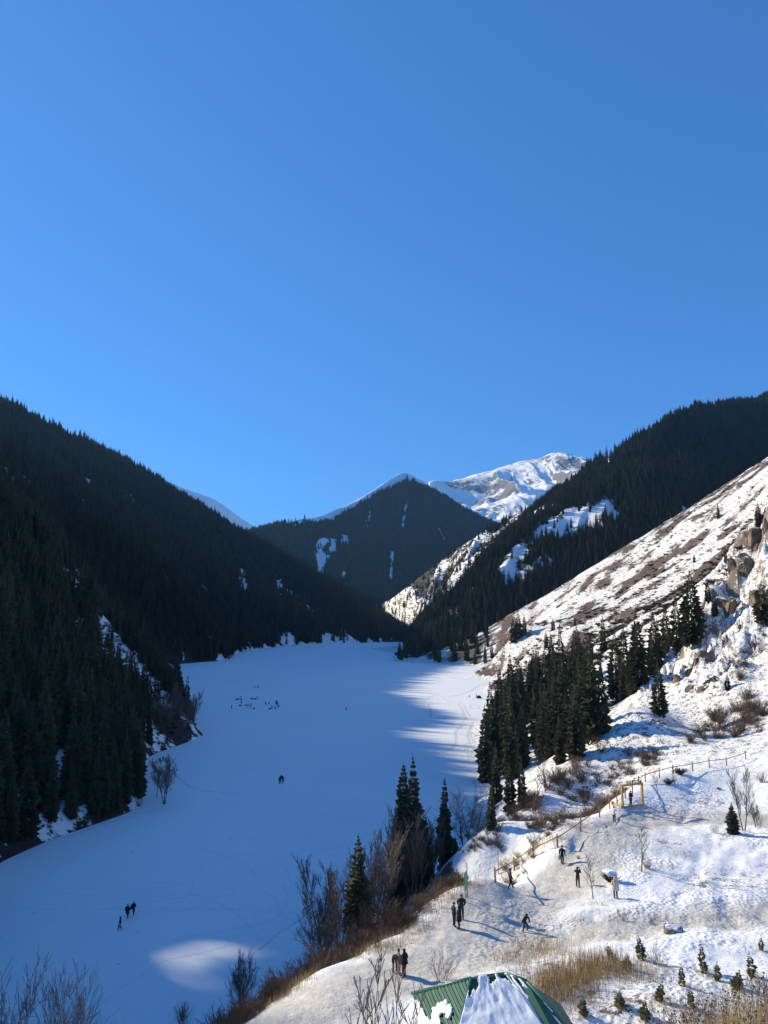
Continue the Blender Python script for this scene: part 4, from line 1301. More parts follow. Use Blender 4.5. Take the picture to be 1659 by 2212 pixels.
# bare trees on the dark point across the bay
for i in range(15):
    u = 345 + 95 * (i + random.random()) / 15
    v = 1612 - (u - 345) * 0.33
    p = on_lake(u, v)
    x, y = p.x - 2 - random.random() * 3, p.y + random.uniform(-1, 4)
    bare_tree((x, y, 0.6), random.uniform(10, 15.5) * (1.0 if i < 12 else .8), BARE_TALL, 'grey bare tree at the edge of the dark point across the bay', 'bare trees on the dark point', random.uniform(.9, 1.2))
# the bare crowns that rise into the picture's lower corner
for u, vt, d, wd, lab in [(-40, 2085, 46, 1.0, 'bare tree with the widest spread at the lower corner of the view'), (60, 2110, 44, .95, 'bare tree with forked limbs at the bottom edge of the view, beside the widest one'),
                          (142, 2098, 45, .8, 'slender upright bare tree at the bottom edge of the view'), (195, 2160, 43, .9, 'lowest bare tree at the bottom edge of the view, farthest along the row'),
                          (20, 2140, 48, 1.0, 'bare tree filling the gap behind the widest one at the lower corner'), (100, 2165, 47, 1.0, 'short twiggy bare tree between the forked and the upright one at the bottom edge')]:
    r = ray(u, vt); k = d / r.y
    x = r.x * k; zt = CAM_H + r.z * k
    z0 = 0.3 if gz(x, d) < 0.3 else gz(x, d)
    bare_tree((x, d, z0 - 0.1), (zt - z0) * .97, BARE_BIG, lab, None, wd * .85)

# ------------------------------------------------------------------ shrubs
nb = 0; tries = 0
while nb < 160 and tries < 20000:
    tries += 1
    c, d = along(RIM, random.random() ** 1.15)
    o = (1.0 if c.y < 68 else 3.4) + 9 * random.random() ** 1.3
    x, y = c.x - d.y * o, c.y + d.x * o
    z = gz(x, y)
    if z < 0.3: continue
    if 85 < y < 93 and 9 < x < 15: continue
    s = random.uniform(1.4, 2.7) * (1.0 if o > 2.5 else .7) * (1.0 if c.y < 66 else .62)
    wh = 'on the bank below the lower path end' if c.y < 54 else 'on the bank behind the three people talking' if c.y < 62 else 'around the green sign boards' if c.y < 72 else 'on the bank below the middle of the fence' if c.y < 89 else 'on the bank below the timber frame'
    ht_ = 'close under the rim' if o < 4.0 else 'nearer the lake'
    shrub((x, y, z - 0.1), s, SHRUB, 'red brown shrub %s, %s' % (wh, ht_), 'red brown shrubs %s, %s' % (wh, ht_), random.uniform(.8, 1.1))
    nb += 1
def shrubs_in(poly, n, smin, smax, kinds, label, group, name='shrub'):
    us = [p[0] for p in poly]; vs_ = [p[1] for p in poly]
    k = 0; tr = 0
    while k < n and tr < 4000:
        tr += 1
        u, v = random.uniform(min(us), max(us)), random.uniform(min(vs_), max(vs_))
        if not in_poly(u, v, poly): continue
        p = hit(u, v)
        if p is None or p.z < 0.3: continue
        shrub((p.x, p.y, p.z - 0.1), random.uniform(smin, smax), kinds, label, group, random.uniform(.75, 1.05), name)
        k += 1
shrubs_in([(1470, 1600), (1500, 1570), (1570, 1535), (1625, 1500), (1640, 1520), (1620, 1590), (1560, 1612), (1490, 1625)], 34, 1.6, 3.0, SHRUB, 'dense brown shrub in the big thicket on the snow above the fence', 'shrubs in the big thicket above the fence')
shrubs_in([(1080, 1765), (1180, 1690), (1250, 1640), (1290, 1600), (1310, 1620), (1260, 1690), (1180, 1745), (1110, 1785)], 30, 1.5, 2.8, SHRUB, 'brown shrub in the strip of thicket running up from the lake below the stand', 'shrubs in the strip of thicket below the stand')
shrubs_in([(1225, 1735), (1300, 1680), (1350, 1630), (1420, 1630), (1455, 1640), (1390, 1662), (1330, 1695), (1255, 1750)], 30, 1.1, 2.0, SHRUB, 'brown shrub in the thicket just outside the fence near the timber frame', 'shrubs in the thicket outside the fence')
shrubs_in([(1560, 1450), (1600, 1400), (1655, 1400), (1655, 1445), (1600, 1470)], 10, 1.3, 2.2, SHRUB, 'olive brown shrub among the lower crags', 'shrubs among the lower crags')
shrubs_in([(1605, 1545), (1655, 1500), (1658, 1560), (1640, 1600)], 9, 1.2, 2.0, SHRUB, 'brown shrub on the snow above the end of the fence', 'shrubs above the end of the fence')
for u, v, s, kinds, lab in [
    (953, 2118, 1.9, SHRUB_THIN, 'twiggy bare bush standing alone on the snow behind the green roof'),
    (1545, 1800, 1.2, SHRUB_THIN, 'small bare bush in the snow on the near side of the dense little spruce'),
    (1640, 1785, 1.4, SHRUB_THIN, 'bare bush at the edge of view behind the slender bare tree'),
    (1398, 1876, 0.9, SHRUB, 'rusty brown low bush at the foot of the young bare tree'),
    (1645, 1690, 1.3, SHRUB, 'brown bush at the end of the fence near the view edge'),
    (1420, 2085, 1.25, SHRUB_THIN, 'upright dry bush between the little spruces on the snow'),
    (1350, 1990, 0.8, SHRUB_THIN, 'small dry bush on the open snow below the person in the long coat'),
    (1553, 1705, 0.45, JUNIPER, 'tiny dark bush on the snowy bank above the path'),
    (1250, 1855, 0.4, SHRUB, 'tiny dark shrub at the edge of the trodden path'),
    (395, 2205, 1.6, SHRUB, 'rusty bush cut by the bottom edge of the view at the lake bank'),
]:
    p = hit(u, v)
    shrub((p.x, p.y, p.z - 0.05), s, kinds, lab)

# young planted spruces in front
YOUNG = [spruce_crown('young_spruce_crown', 12, 7, 0.27 - .03 * i, 181 + i, 0.06, 2, 0.02) for i in range(3)]
for y_ in YOUNG:
    y_.materials.clear(); y_.materials.append(M['young'])
MULCH = MB()
for k in range(60):
    a, b_ = random.uniform(0, 6.28), random.random() ** .5 * .42
    x, y = b_ * math.cos(a), b_ * math.sin(a)
    a2 = random.uniform(0, 6.28)
    MULCH.seg((x, y, 0.01), (x + .12 * math.cos(a2), y + .12 * math.sin(a2), random.uniform(.02, .14)), .008, .003, 3)
MULCH_ME = MULCH.mesh('dry_litter'); MULCH_ME.materials.append(M['grass'])
LITTER = []
for u, v, hp, wd, lab in [
    (1386, 2072, 48, .8, 'thin young spruce on a bare stem, between the dry grass and the open snow'), (1522, 2101, 60, .95, 'tallest of the little planted spruces, pointed and open'),
    (1550, 2119, 40, 1.1, 'little planted spruce close to the bottom of the tallest one'), (1626, 2110, 48, 1.15, 'broad little spruce near the view edge, with tiers of branches'),
    (1590, 2137, 42, 1.5, 'bushy dark little spruce ringed with brown litter'), (1474, 2131, 45, .8, 'narrow young spruce seen through the tall dry stalks'),
    (1644, 2053, 30, .9, 'small upright brownish conifer alone on the open snow at the view edge'), (1422, 2163, 44, 1.0, 'rusty young spruce on a strip of dry grass'),
    (1392, 2204, 42, 1.1, 'bushy young spruce cut by the bottom edge of the view'), (1493, 2176, 40, 1.0, 'young spruce deep in the tall dry stalks'),
    (1321, 2073, 34, 1.0, 'young spruce rising out of the tall dry grass'), (1356, 2097, 34, 1.2, 'young spruce at the end of the dry grass patch'),
    (1260, 2194, 38, 1.5, 'low wide young spruce beside the green roof'), (1339, 2176, 34, 1.3, 'spiky low young spruce in the snow near the roof'),
]:
    p = hit(u, v)
    h = px_h(p, v, v - hp)
    e = empty('young_spruce', (p.x, p.y, p.z - 0.03), random.uniform(0, 6.28))
    e.scale = (h * wd, h * wd * random.uniform(.8, 1.15), h); e.rotation_euler = (random.gauss(0, .09), random.gauss(0, .09), e.rotation_euler[2])
    tag(e, lab, 'young spruce')
    link('crown', random.choice(YOUNG), None, e); link('trunk', TRUNK, None, e)
    lt = link('dry_litter', MULCH_ME, None, e); lt['kind'] = 'stuff'
p = hit(1583.5, 1800)
spruce((p.x, p.y, p.z - .1), px_h(p, 1800, 1738), 1.9, CROWN_NEAR[:1], 'dense little spruce beside the slender bare tree on the snow')

# dry grass and stalks (nobody could count them)
def blades(name, spots, n, hmin, hmax, mat, label, cat, wid=0.009, lean=0.25, heads=False):
    mb = MB()
    for i in range(n):
        x0, y0, sr = random.choice(spots)
        x, y = random.gauss(x0, sr), random.gauss(y0, sr)
        z = gz(x, y)
        if z < 0.3: continue
        h = random.uniform(hmin, hmax)
        a = random.uniform(0, 6.28); l = random.gauss(0, lean)
        dx, dy = math.cos(a) * l * h, math.sin(a) * l * h
        a2 = random.uniform(0, 6.28)
        wx, wy = math.cos(a2) * wid, math.sin(a2) * wid
        mb.add([(x - wx, y - wy, z - .03), (x + wx, y + wy, z - .03), (x + dx * .4 + wx * .7, y + dy * .4 + wy * .7, z + h * .55), (x + dx * .4 - wx * .7, y + dy * .4 - wy * .7, z + h * .55), (x + dx, y + dy, z + h)], [(0, 1, 2, 3), (3, 2, 4)])
        if heads:
            for q in range(5):
                f = random.uniform(.45, 1.0)
                cx, cy, cz = x + dx * f, y + dy * f, z + h * f
                b = random.uniform(0, 6.28); L = random.uniform(.05, .16)
                ex, ey = math.cos(b) * L * .6, math.sin(b) * L * .6
                mb.add([(cx, cy, cz), (cx + ex + wx, cy + ey + wy, cz + L), (cx + ex - wx * 1.5, cy + ey - wy * 1.5, cz + L * .7)], [(0, 1, 2)])
    o = mb.build(name, M[mat])
    return tag(o, label, cat, kind='stuff')
def spots(px, s):
    r = []
    for u, v in px:
        p = hit(u, v); r.append((p.x, p.y, s))
    return r
blades('dry_grass', spots([(1190, 2125), (1215, 2105), (1240, 2130), (1180, 2150), (1290, 2080), (1310, 2095), (1275, 2100), (1260, 2115), (1330, 2100), (1205, 2140), (1160, 2160)], 1.0), 4600, .35, 1.25, 'grass', 'tall straw coloured dry grass clumps on the snow behind the green roof', 'grass')
blades('dry_grass', spots([(1150, 2035), (1180, 2045), (1120, 2060), (1200, 2060), (1090, 2070), (1160, 2060), (1130, 2090), (1260, 2150), (1210, 2160), (1240, 2180)], 0.9), 2600, .12, .5, 'grass', 'short tawny dry grass poking through thin snow', 'grass')
blades('dry_grass', spots([(700, 2088), (750, 2072), (800, 2055), (850, 2040), (900, 2008), (940, 1970), (970, 1940), (1010, 1915), (640, 2130), (600, 2160), (1100, 1870), (1150, 1842), (1200, 1815), (1240, 1785), (1280, 1752), (1310, 1728), (1335, 1705)], 0.8), 6500, .2, .7, 'grass', 'tawny grass fringe along the rim between path and bank', 'grass')
blades('dry_grass', spots([(1470, 1850), (1440, 1870), (1385, 1880), (1290, 1955), (1330, 1985), (1250, 1990), (1310, 1890), (1420, 1990), (1180, 2020), (1270, 2025), (1350, 2030), (1500, 2140), (1430, 2165), (1330, 2190), (1600, 2150), (1640, 2130)], 0.5), 1500, .1, .45, 'grass', 'scattered short dry grass tufts on the trodden snow', 'grass')
# stalks growing close to the camera
def ground_spots(lst):
    return [(x, y, s) for x, y, s in lst]
def near_stalks(name, n, u0, u1, v0, v1, dmin, dmax, mat, label, cat, wid, heads, lean):
    mb = MB(); k = 0; tr = 0
    while k < n and tr < n * 12:
        tr += 1
        d = random.uniform(dmin, dmax)
        u = u0 + (u1 - u0) * random.random() ** 0.6
        f = (u - u0) / (u1 - u0)
        v = v1 - (v1 - v0) * f * random.random() ** 0.8
        r = ray(u, v); x = r.x * d / r.y; zt = CAM_H + r.z * d / r.y
        a = random.uniform(0, 6.28); l = abs(random.gauss(0, lean))
        bx, by = x + math.cos(a) * l, d + math.sin(a) * l
        z = gz(bx, by); h = zt - z
        if not .4 < h < 3.4: continue
        k += 1
        pts = [Vector((bx, by, z - .05)), Vector((bx, by, z)).lerp(Vector((x, d, zt)), .5) + Vector((0, 0, .06)), Vector((x, d, zt))]
        mb.seg(pts[0], pts[1], wid, wid * .8, 3); mb.seg(pts[1], pts[2], wid * .8, wid * .35, 3)
        if heads:
            for q in range(9):
                c = pts[1].lerp(pts[2], random.uniform(-.2, 1.0))
                b_ = random.uniform(0, 6.28); L_ = random.uniform(.03, .13)
                e = c + Vector((math.cos(b_) * L_ * .7, math.sin(b_) * L_ * .7, L_))
                mb.seg(c, e, wid * .5, wid * .3, 3)
                w2 = random.uniform(.008, .02)
                mb.add([e, e + Vector((w2, 0, w2)), e + Vector((0, w2, w2 * 1.6)), e + Vector((-w2, 0, w2))], [(0, 1, 2, 3)])
    return tag(mb.build(name, M[mat]), label, cat, kind='stuff')
near_stalks('dry_stalks', 250, 1385, 1700, 2075, 2215, 10.5, 15, 'weed', 'tall rusty dry stalks close to the camera at the lower corner', 'stalks', .006, True, .25)
near_stalks('dry_grass', 900, 1420, 1700, 2120, 2230, 11, 15.5, 'grass', 'straw coloured grass close to the camera at the lower corner', 'grass', .005, False, .3)
blades('dry_grass', spots([(1480, 2190), (1540, 2180), (1600, 2170), (1640, 2190), (1500, 2205), (1570, 2205), (1440, 2185), (1620, 2140), (1420, 2100), (1400, 2120)], .8), 1500, .2, .9, 'grass', 'dry golden grass between the little planted spruces', 'grass')
for u, vt, d, lab in [(795, 2085, 24, 'thin leafless sapling in front of the green roof, the tallest there'), (760, 2135, 23, 'thin leafless sapling by the bottom edge, farther from the roof'), (845, 2118, 22, 'thin leafless sapling right against the roof corner'),
                      (870, 2150, 23.5, 'short leafless sapling overlapping the green roof')]:
    r = ray(u, vt); k = d / r.y
    x = r.x * k; zt = CAM_H + r.z * k; z0 = gz(x, d)
    bare_tree((x, d, z0 - .05), zt - z0, BARE_THIN, lab, None, 0.8)

# ------------------------------------------------------------------ crags and stones
def rock_mesh(seed, sub=4, cuts=16, rough=0.12, flat=1.0):
    rd = random.Random(seed)
    bm = bmesh.new()
    bmesh.ops.create_icosphere(bm, subdivisions=sub, radius=1)
    planes = []
    for i in range(cuts):
        n = Vector((rd.gauss(0, 1), rd.gauss(0, 1), rd.gauss(0, .8))).normalized()
        planes.append((n, rd.uniform(.45, .8)))
    co = np.array([v.co[:] for v in bm.verts])
    for n, d in planes:
        n = np.array(n); k = co @ n
        co -= np.clip(k - d, 0, None)[:, None] * 0.95 * n[None]
    dn = ridged(co[:, 0] * 2.2 + seed, co[:, 1] * 2.2 + co[:, 2] * 1.7, 4, seed) - .5
    dm = fbm(co[:, 0] * 6 + co[:, 2] * 4, co[:, 1] * 6 - co[:, 2] * 3, 3, seed + 5)
    co *= (1 + dn * rough * 1.6 + dm * rough * 0.8)[:, None]
    co[:, 2] *= flat
    for v, c in zip(bm.verts, co): v.co = c
    me = bpy.data.meshes.new('rock')
    bm.to_mesh(me); bm.free()
    me.materials.append(M['rock'])
    return me
def crag_mesh(seed):
    rd = random.Random(seed)
    bm = bmesh.new()
    for k in range(7):
        m_ = rock_mesh(seed * 10 + k, 3, 26, 0.2)
        s = rd.uniform(.38, .8) if k else .85
        mt = Matrix.Translation((rd.uniform(-.75, .75) if k else 0, rd.uniform(-.6, .6) if k else 0, rd.uniform(-.35, .55) if k else 0)) @ Matrix.Rotation(rd.uniform(-.6, .6), 4, 'Y') @ Matrix.Rotation(rd.uniform(0, 6.28), 4, 'Z') @ Matrix.Diagonal((s * rd.uniform(.6, 1), s * rd.uniform(.5, .9), s * rd.uniform(.9, 1.5), 1))
        m_.transform(mt)
        bm.from_mesh(m_); bpy.data.meshes.remove(m_)
    me = bpy.data.meshes.new('crag'); bm.to_mesh(me); bm.free()
    me.materials.append(M['rock'])
    return me
CRAG = [rock_mesh(201 + i, 3, 24, .2) for i in range(5)]
CRAGS = [crag_mesh(211 + i) for i in range(5)]
for i, (u, v, s, hz, lab) in enumerate([
    (1455, 1478, 4.5, 1.0, 'rounded brown crag lowest in the chain of outcrops above the lone bushy spruce'), (1490, 1452, 5.0, 1.1, 'brown crag second from the bottom of the chain of outcrops'),
    (1520, 1425, 5.5, 1.0, 'snow capped crag at the middle of the chain of outcrops'), (1505, 1490, 3.5, 1.1, 'dark crag under the snow capped one, facing the open snow'),
    (1545, 1480, 4.5, 1.3, 'upright block of rock at the snow edge, with a flat snowy top'), (1570, 1385, 6.0, 1.2, 'broad crag with a snow ledge beside the broad dark spruce'),
    (1560, 1320, 7.0, 1.6, 'steep pale crag forming the skyline edge of the outcrops'), (1600, 1250, 8.5, 1.7, 'big jagged crag with snow filled cracks high in the outcrops'),
    (1632, 1180, 9.5, 1.6, 'highest crag, a smooth tan rock face beside the view edge'), (1650, 1290, 7.0, 1.3, 'crag cut by the view edge above the broad spruce'),
    (1625, 1395, 5.0, 1.0, 'low crag under the broad dark spruce'), (1405, 1560, 2.4, .9, 'small outlying rock beside the lone bushy spruce'),
]):
    p = hit(u, v)
    o = link('crag', CRAGS[i % 5])
    o.location = (p.x + s * .3, p.y + s * .35, p.z - s * .25)
    o.rotation_euler = (random.uniform(-.3, .3), random.uniform(-.35, .1), random.uniform(0, 6.28))
    o.scale = (s * random.uniform(.8, 1.05) * .8, s * random.uniform(.7, .95) * .8, s * hz * .62)
    tag(o, lab, 'rock')
for u, v, s, lab in [(1453, 2017, .85, 'grey snow topped stone lying on the open snow'), (1398, 2195, .35, 'small stone under snow by the young spruces'), (1325, 2187, .3, 'little rock beside the spiky low spruce')]:
    p = hit(u, v)
    o = link('stone', CRAG[1]); o.location = (p.x, p.y, p.z + .1 * s); o.scale = (s * 1.2, s, s * .75); o.rotation_euler = (0, 0, random.uniform(0, 6))
    tag(o, lab, 'stone')
# bush with a cap of snow
p = hit(1318, 1905)
o = shrub((p.x, p.y, p.z - .05), 1.15, JUNIPER, 'round bush under a cap of snow near the person in the long coat', None, 1.1, 'snowy_bush')
cap = rock_mesh(231, 3, 6, .25, .38); cap.materials.clear(); cap.materials.append(M['roofsnow'])
c = link('snow_cap', cap, None, o); c.location = (0, 0, .62); c.scale = (.62, .55, .5)

# ------------------------------------------------------------------ fence along the rim
fbase = [hit(*q) for q in FENCE_PX]
fence = empty('fence', fbase[0])
tag(fence, 'rough wooden rail fence along the rim of the path', 'fence')
post_me = MB(); post_me.tube([(0, 0, -.25), (0, 0, .6), (.01, 0, 1.32)], [.085, .08, .078], 8)
post_me = post_me.mesh('post', True); post_me.materials.append(M['wood'])
for i, b in enumerate(fbase):
    o = link('post', post_me, None, fence)
    o.location = b - fbase[0]
    o.rotation_euler = (random.uniform(-.04, .04), random.uniform(-.04, .04), random.uniform(0, 3))
    o.scale = (1, 1, random.uniform(.92, 1.06))
for i in range(len(fbase) - 1):
    mb = MB()
    a, b = fbase[i] - fbase[0], fbase[i + 1] - fbase[0]
    d = (b - a); dn = d.normalized(); sd_ = Vector((dn.y, -dn.x, 0)) * .09
    pa, pb = a + Vector((0, 0, 1.0)) + sd_ - dn * .15, b + Vector((0, 0, 1.0)) + sd_ + dn * .15
    mid = (pa + pb) / 2 + Vector((0, 0, -.02))
    mb.tube([pa, mid, pb], [.055, .05, .052], 6)
    mb.build('rail', M['wood'], fence, True)

# ------------------------------------------------------------------ timber photo frame with letters
A = hit(1345, 1745); B = hit(1388, 1738)
fr = empty('photo_frame', A)
tag(fr, 'square timber photo frame with letters on its top beam standing on the path', 'frame')
ax = (B - A); W = ax.length; rz = math.atan2(ax.y, ax.x); fr.rotation_euler = (0, 0, rz)
dzb = B.z - A.z
H = 2.45
mb = MB(); mb.box((0, 0, H / 2 - .15), (.22, .22, H + .3)); mb.build('upright', M['timber'], fr)
mb = MB(); mb.box((W, 0, H / 2 - .15 + dzb / 2), (.24, .24, H + .3 - dzb)); mb.build('upright', M['timber'], fr)
mb = MB(); mb.box((W / 2, 0, H + .112), (W + .30, .24, .22)); mb.build('top_beam', M['timber'], fr)
mb = MB(); mb.box((W / 2, .0, .06), (W - .25, .2, .14)); mb.build('sill_beam', M['wood'], fr)
mb = MB(); mb.box((-.15, .75, .08), (.2, 1.6, .22)); mb.build('foot_beam', M['timber'], fr)
mb = MB(); mb.box((-.15, 1.58, .2), (.24, .24, .42)); mb.build('foot_block', M['wood'], fr)
mb = MB(); mb.seg((-.15, 1.4, .2), (-.02, .1, 1.1), .05, .05, 5, cap=True); mb.build('brace', M['timber'], fr)
for i, chx in enumerate('Көлсай'):
    fc = bpy.data.curves.new('letter', 'FONT')
    fc.body = chx; fc.size = .62; fc.extrude = .02; fc.shear = .25; fc.align_x = 'CENTER'; fc.offset = .006
    tmp = bpy.data.objects.new('letter', fc)
    COL.objects.link(tmp)
    bpy.context.view_layer.update()
    me = bpy.data.meshes.new_from_object(tmp.evaluated_get(bpy.context.evaluated_depsgraph_get()))
    bpy.data.objects.remove(tmp); 
    me.name = 'letter'; me.materials.clear(); me.materials.append(M['letter'])
    o = link('letter', me, None, fr)
    o.location = (W * .26 + (W * .68) * i / 5, 0, H + .225)
    o.rotation_euler = (R(90), 0, 0)

# ------------------------------------------------------------------ sign boards on a pole, camera pole
p = hit(1005.5, 1948.5)
sg = empty('sign_post', p, R(62)); tag(sg, 'green sign boards stacked edge on along a thin pole at the rim', 'sign')
mb = MB(); mb.tube([(0, 0, -.3), (0, 0, 2.45)], [.035, .035], 8); mb.build('pole', M['steel'], sg, True)
for z, h in ((1.05, .42), (1.53, .42), (2.0, .42)):
    mb = MB(); mb.box((0, -.055, z + .1), (.62, .03, h)); bd = mb.build('board', M['sign'], sg)
    mb = MB()
    for q in range(3): mb.box((-.06 + .05 * (q % 2), -.0725, z + .22 - .11 * q), (.36 - .08 * q, .004, .04))
    mb.build('print', M['signmark'], bd)
p = hit(1077, 1888)
cp = empty('camera_pole', p); tag(cp, 'pale steel pole with a small box at the top beside the first fence posts', 'pole')
mb = MB(); mb.tube([(0, 0, -.3), (0, 0, 2.45)], [.045, .04], 8); mb.build('pole', M['steel'], cp, True)
mb = MB(); mb.box((-.08, -.05, 2.3), (.24, .2, .42)); mb.box((-.08, -.05, 2.53), (.3, .26, .03)); mb.build('box', M['steel'], cp)
mb = MB(); mb.box((-.1, -.06, 1.95), (.16, .2, .16)); mb.tube([(-.1, -.14, 1.93), (-.1, -.24, 1.90)], [.05, .045], 8); mb.build('lamp', M['steel'], cp)
for u, v, lab in [(1008, 1944, 'plain grey wooden pole standing behind the green sign boards')]:
    p = hit(u, v); o = MB(); o.tube([(0, 0, -.3), (0.02, 0, 1.4), (0, 0, 2.7)], [.05, .045, .04], 7); o = o.build('wooden_pole', M['wood'], None, True); o.location = p + Vector((.1, .5, 0)); tag(o, lab, 'pole')

# ------------------------------------------------------------------ green roofed shelter
sh = empty('shelter', (5.6, 31.8, gz(5.6, 31.8))); zb = sh.location.z
tag(sh, 'shelter with a faceted green metal roof half covered in snow', 'shelter')
O = Vector(sh.location)
rA, rB, rC = Vector(at(1018, 2114, 32.0)), Vector(at(1094, 2104.5, 32.2)), Vector(at(1138, 2121, 31.6))
ze = rA.z - 2.0
rE = Vector(at(890, 2147, 35.2)); 
def eave(u, y):
    return Vector(((u - CX) / FPX * y * 1.03, y, ze))
rF = Vector((2.15, 29.0, ze)); rH = Vector((6.9, 28.4, ze)); rR = Vector((7.75, 30.3, ze)); rG = Vector((7.4, 34.3, ze)); rE2 = Vector((4.5, 36.0, rE.z))
L = lambda v: v - O
def slab(name, pts, mat, parent, th=.05, lift=0.0):
    pts = [Vector(p) for p in pts]
    n = (pts[1] - pts[0]).cross(pts[2] - pts[0]).normalized()
    if n.z < 0: n = -n
    up = [p + n * lift for p in pts]; dn = [p + n * (lift - th) for p in pts]
    k = len(pts); mb = MB()
    mb.add(up + dn, [tuple(range(k)), tuple(reversed(range(k, 2 * k)))] + [(i, (i + 1) % k, k + (i + 1) % k, k + i) for i in range(k)])
    return mb.build(name, mat, parent)
slab('roof_face', [L(rA), L(rE), L(rF)], M['roof'], sh)
front = slab('roof_face', [L(rA), L(rF), L(rH), L(rB)], M['roof'], sh)
slab('roof_face', [L(rB), L(rH), L(rR), L(rC)], M['roof'], sh)
slab('roof_face', [L(rC), L(rR), L(rG)], M['roof'], sh)
slab('roof_face', [L(rA), L(rB), L(rC), L(rG), L(rE2)], M['roof'], sh)
slab('roof_face', [L(rA), L(rE2), L(rE)], M['roof'], sh)
for a, b in ((rA, rF), (rA, rE), (rA, rB), (rB, rC), (rC, rR)):
    mb = MB(); mb.tube([L(a) + Vector((0, 0, .02)), L(b) + Vector((0, 0, .02))], [.07, .07], 8); mb.build('ridge_cap', M['roofcap'], sh, True)
# pressed ribs across the sunlit face
nrm = (rE - rA).cross(rF - rA).normalized()
if nrm.z < 0: nrm = -nrm
for k in range(1, 17):
    f = k / 17.5
    a = rA.lerp(rE, f); b = rA.lerp(rF, f * .98 + .02)
    d = (b - a)
    mb = MB(); mb.seg(L(a) + nrm * .012 + d * .03, L(b) + nrm * .012 - d * .03, .038, .038, 6); mb.build('rib', M['roofcap'] if k % 2 else M['roof'], sh)
# snow lying on the roof
def roof_snow(pts, nu, nv, fn, seed, th=.1):
    """pts: quad a,b (top) c,d (bottom: under b, under a); fn(s,t) -> keep value"""
    a, b, c, d = [L(Vector(p)) for p in pts]
    n = (b - a).cross(d - a).normalized()
    if n.z < 0: n = -n
    bm = bmesh.new(); V = {}
    def vert(i, j):
        if (i, j) not in V:
            s, t = i / nu, j / nv
            p = (a.lerp(b, s)).lerp(d.lerp(c, s), t)
            hgt_ = .07 + th * float(fbm(np.array([s * 9 + seed]), np.array([t * 9.]), 3, seed)[0] + .45)
            V[(i, j)] = bm.verts.new(p + n * hgt_)
        return V[(i, j)]
    for i in range(nu):
        for j in range(nv):
            s, t = (i + .5) / nu, (j + .5) / nv
            if fn(s, t) + 0.9 * float(fbm(np.array([s * 7. + seed]), np.array([t * 6.]), 4, seed + 3)[0]) > 0:
                bm.faces.new((vert(i, j), vert(i, j + 1), vert(i + 1, j + 1), vert(i + 1, j)))
    r = bmesh.ops.extrude_face_region(bm, geom=bm.faces[:])
    for v in [g for g in r['geom'] if isinstance(g, bmesh.types.BMVert)]: v.co += n * .0
    for v in V.values(): v.co -= n * .075
    bmesh.ops.recalc_face_normals(bm, faces=bm.faces[:])
    me = bpy.data.meshes.new('snow'); bm.to_mesh(me); bm.free()
    me.polygons.foreach_set('use_smooth', [True] * len(me.polygons))
    me.materials.append(M['roofsnow'])
    return link('snow', me, None, sh)
roof_snow((rA, rB, rH, rF), 60, 56, lambda s, t: min(t - .20, .5) - .25 * max(0, .12 - s) * 8 + .24, 301)
roof_snow((rB, rC, rR, rH), 40, 56, lambda s, t: min(t - .12, .45) + .1 - 1.8 * max(0, s - .72), 302)
roof_snow((rA, rA.lerp(rE, .02), rE, rF), 36, 40, lambda s, t: (t - .52) - 1.6 * abs(s - .42) + .06, 303, .14)
for q in (rE, rF, rH, rR, rG, rE2):
    c_ = Vector((5.9, 32.3, q.z)); qq = q.lerp(c_, .12)
    zg = gz(qq.x, qq.y) - .3
    mb = MB(); mb.seg(L(Vector((qq.x, qq.y, zg))), L(Vector((qq.x, qq.y, q.z + .1))), .09, .09, 8, cap=True); mb.build('post', M['wood'], sh)

# ------------------------------------------------------------------ people
def skin_body(name, joints, bones, radii, root, bone_mat, mats):
    """one continuous surface grown over a skeleton; faces take the material of the nearest bone"""
    keys = list(joints)
    me = bpy.data.meshes.new(name)
    me.from_pydata([joints[k] for k in keys], [(keys.index(a), keys.index(b)) for a, b in bones], [])
    o = bpy.data.objects.new(name, me); COL.objects.link(o)
    sm = o.modifiers.new('skin', 'SKIN'); sm.branch_smoothing = 0.6; sm.use_smooth_shade = True
    sv = me.skin_vertices[0].data
    for i, k in enumerate(keys):
        r = radii[k]
        sv[i].radius = r if isinstance(r, tuple) else (r, r)
        sv[i].use_root = (k == root)
    ss = o.modifiers.new('sub', 'SUBSURF'); ss.levels = 1; ss.render_levels = 1
    bpy.context.view_layer.update()
    new = bpy.data.meshes.new_from_object(o.evaluated_get(bpy.context.evaluated_depsgraph_get()))
    bpy.data.objects.remove(o); bpy.data.meshes.remove(me)
    new.name = name
    new.materials.clear()
    order = []
    for m in mats: new.materials.append(m)
    P = np.array([p.center[:] for p in new.polygons])
    best = np.full(len(P), 1e9); mi = np.zeros(len(P), int)
    for (a, b), m in zip(bones, bone_mat):
        A = np.array(joints[a]); B = np.array(joints[b]); d = B - A
        t = np.clip(((P - A) @ d) / max(1e-9, d @ d), 0, 1)
        rr = radii[a] if not isinstance(radii[a], tuple) else max(radii[a])
        rb = radii[b] if not isinstance(radii[b], tuple) else max(radii[b])
        dd = np.linalg.norm(P - A - t[:, None] * d, axis=1) - (rr * (1 - t) + rb * t)
        w_ = dd < best
        best[w_] = dd[w_]; mi[w_] = m
    new.polygons.foreach_set('material_index', mi.astype(np.int32))
    new.polygons.foreach_set('use_smooth', np.ones(len(P), bool))
    return new

def V3(*a): return Vector(a)

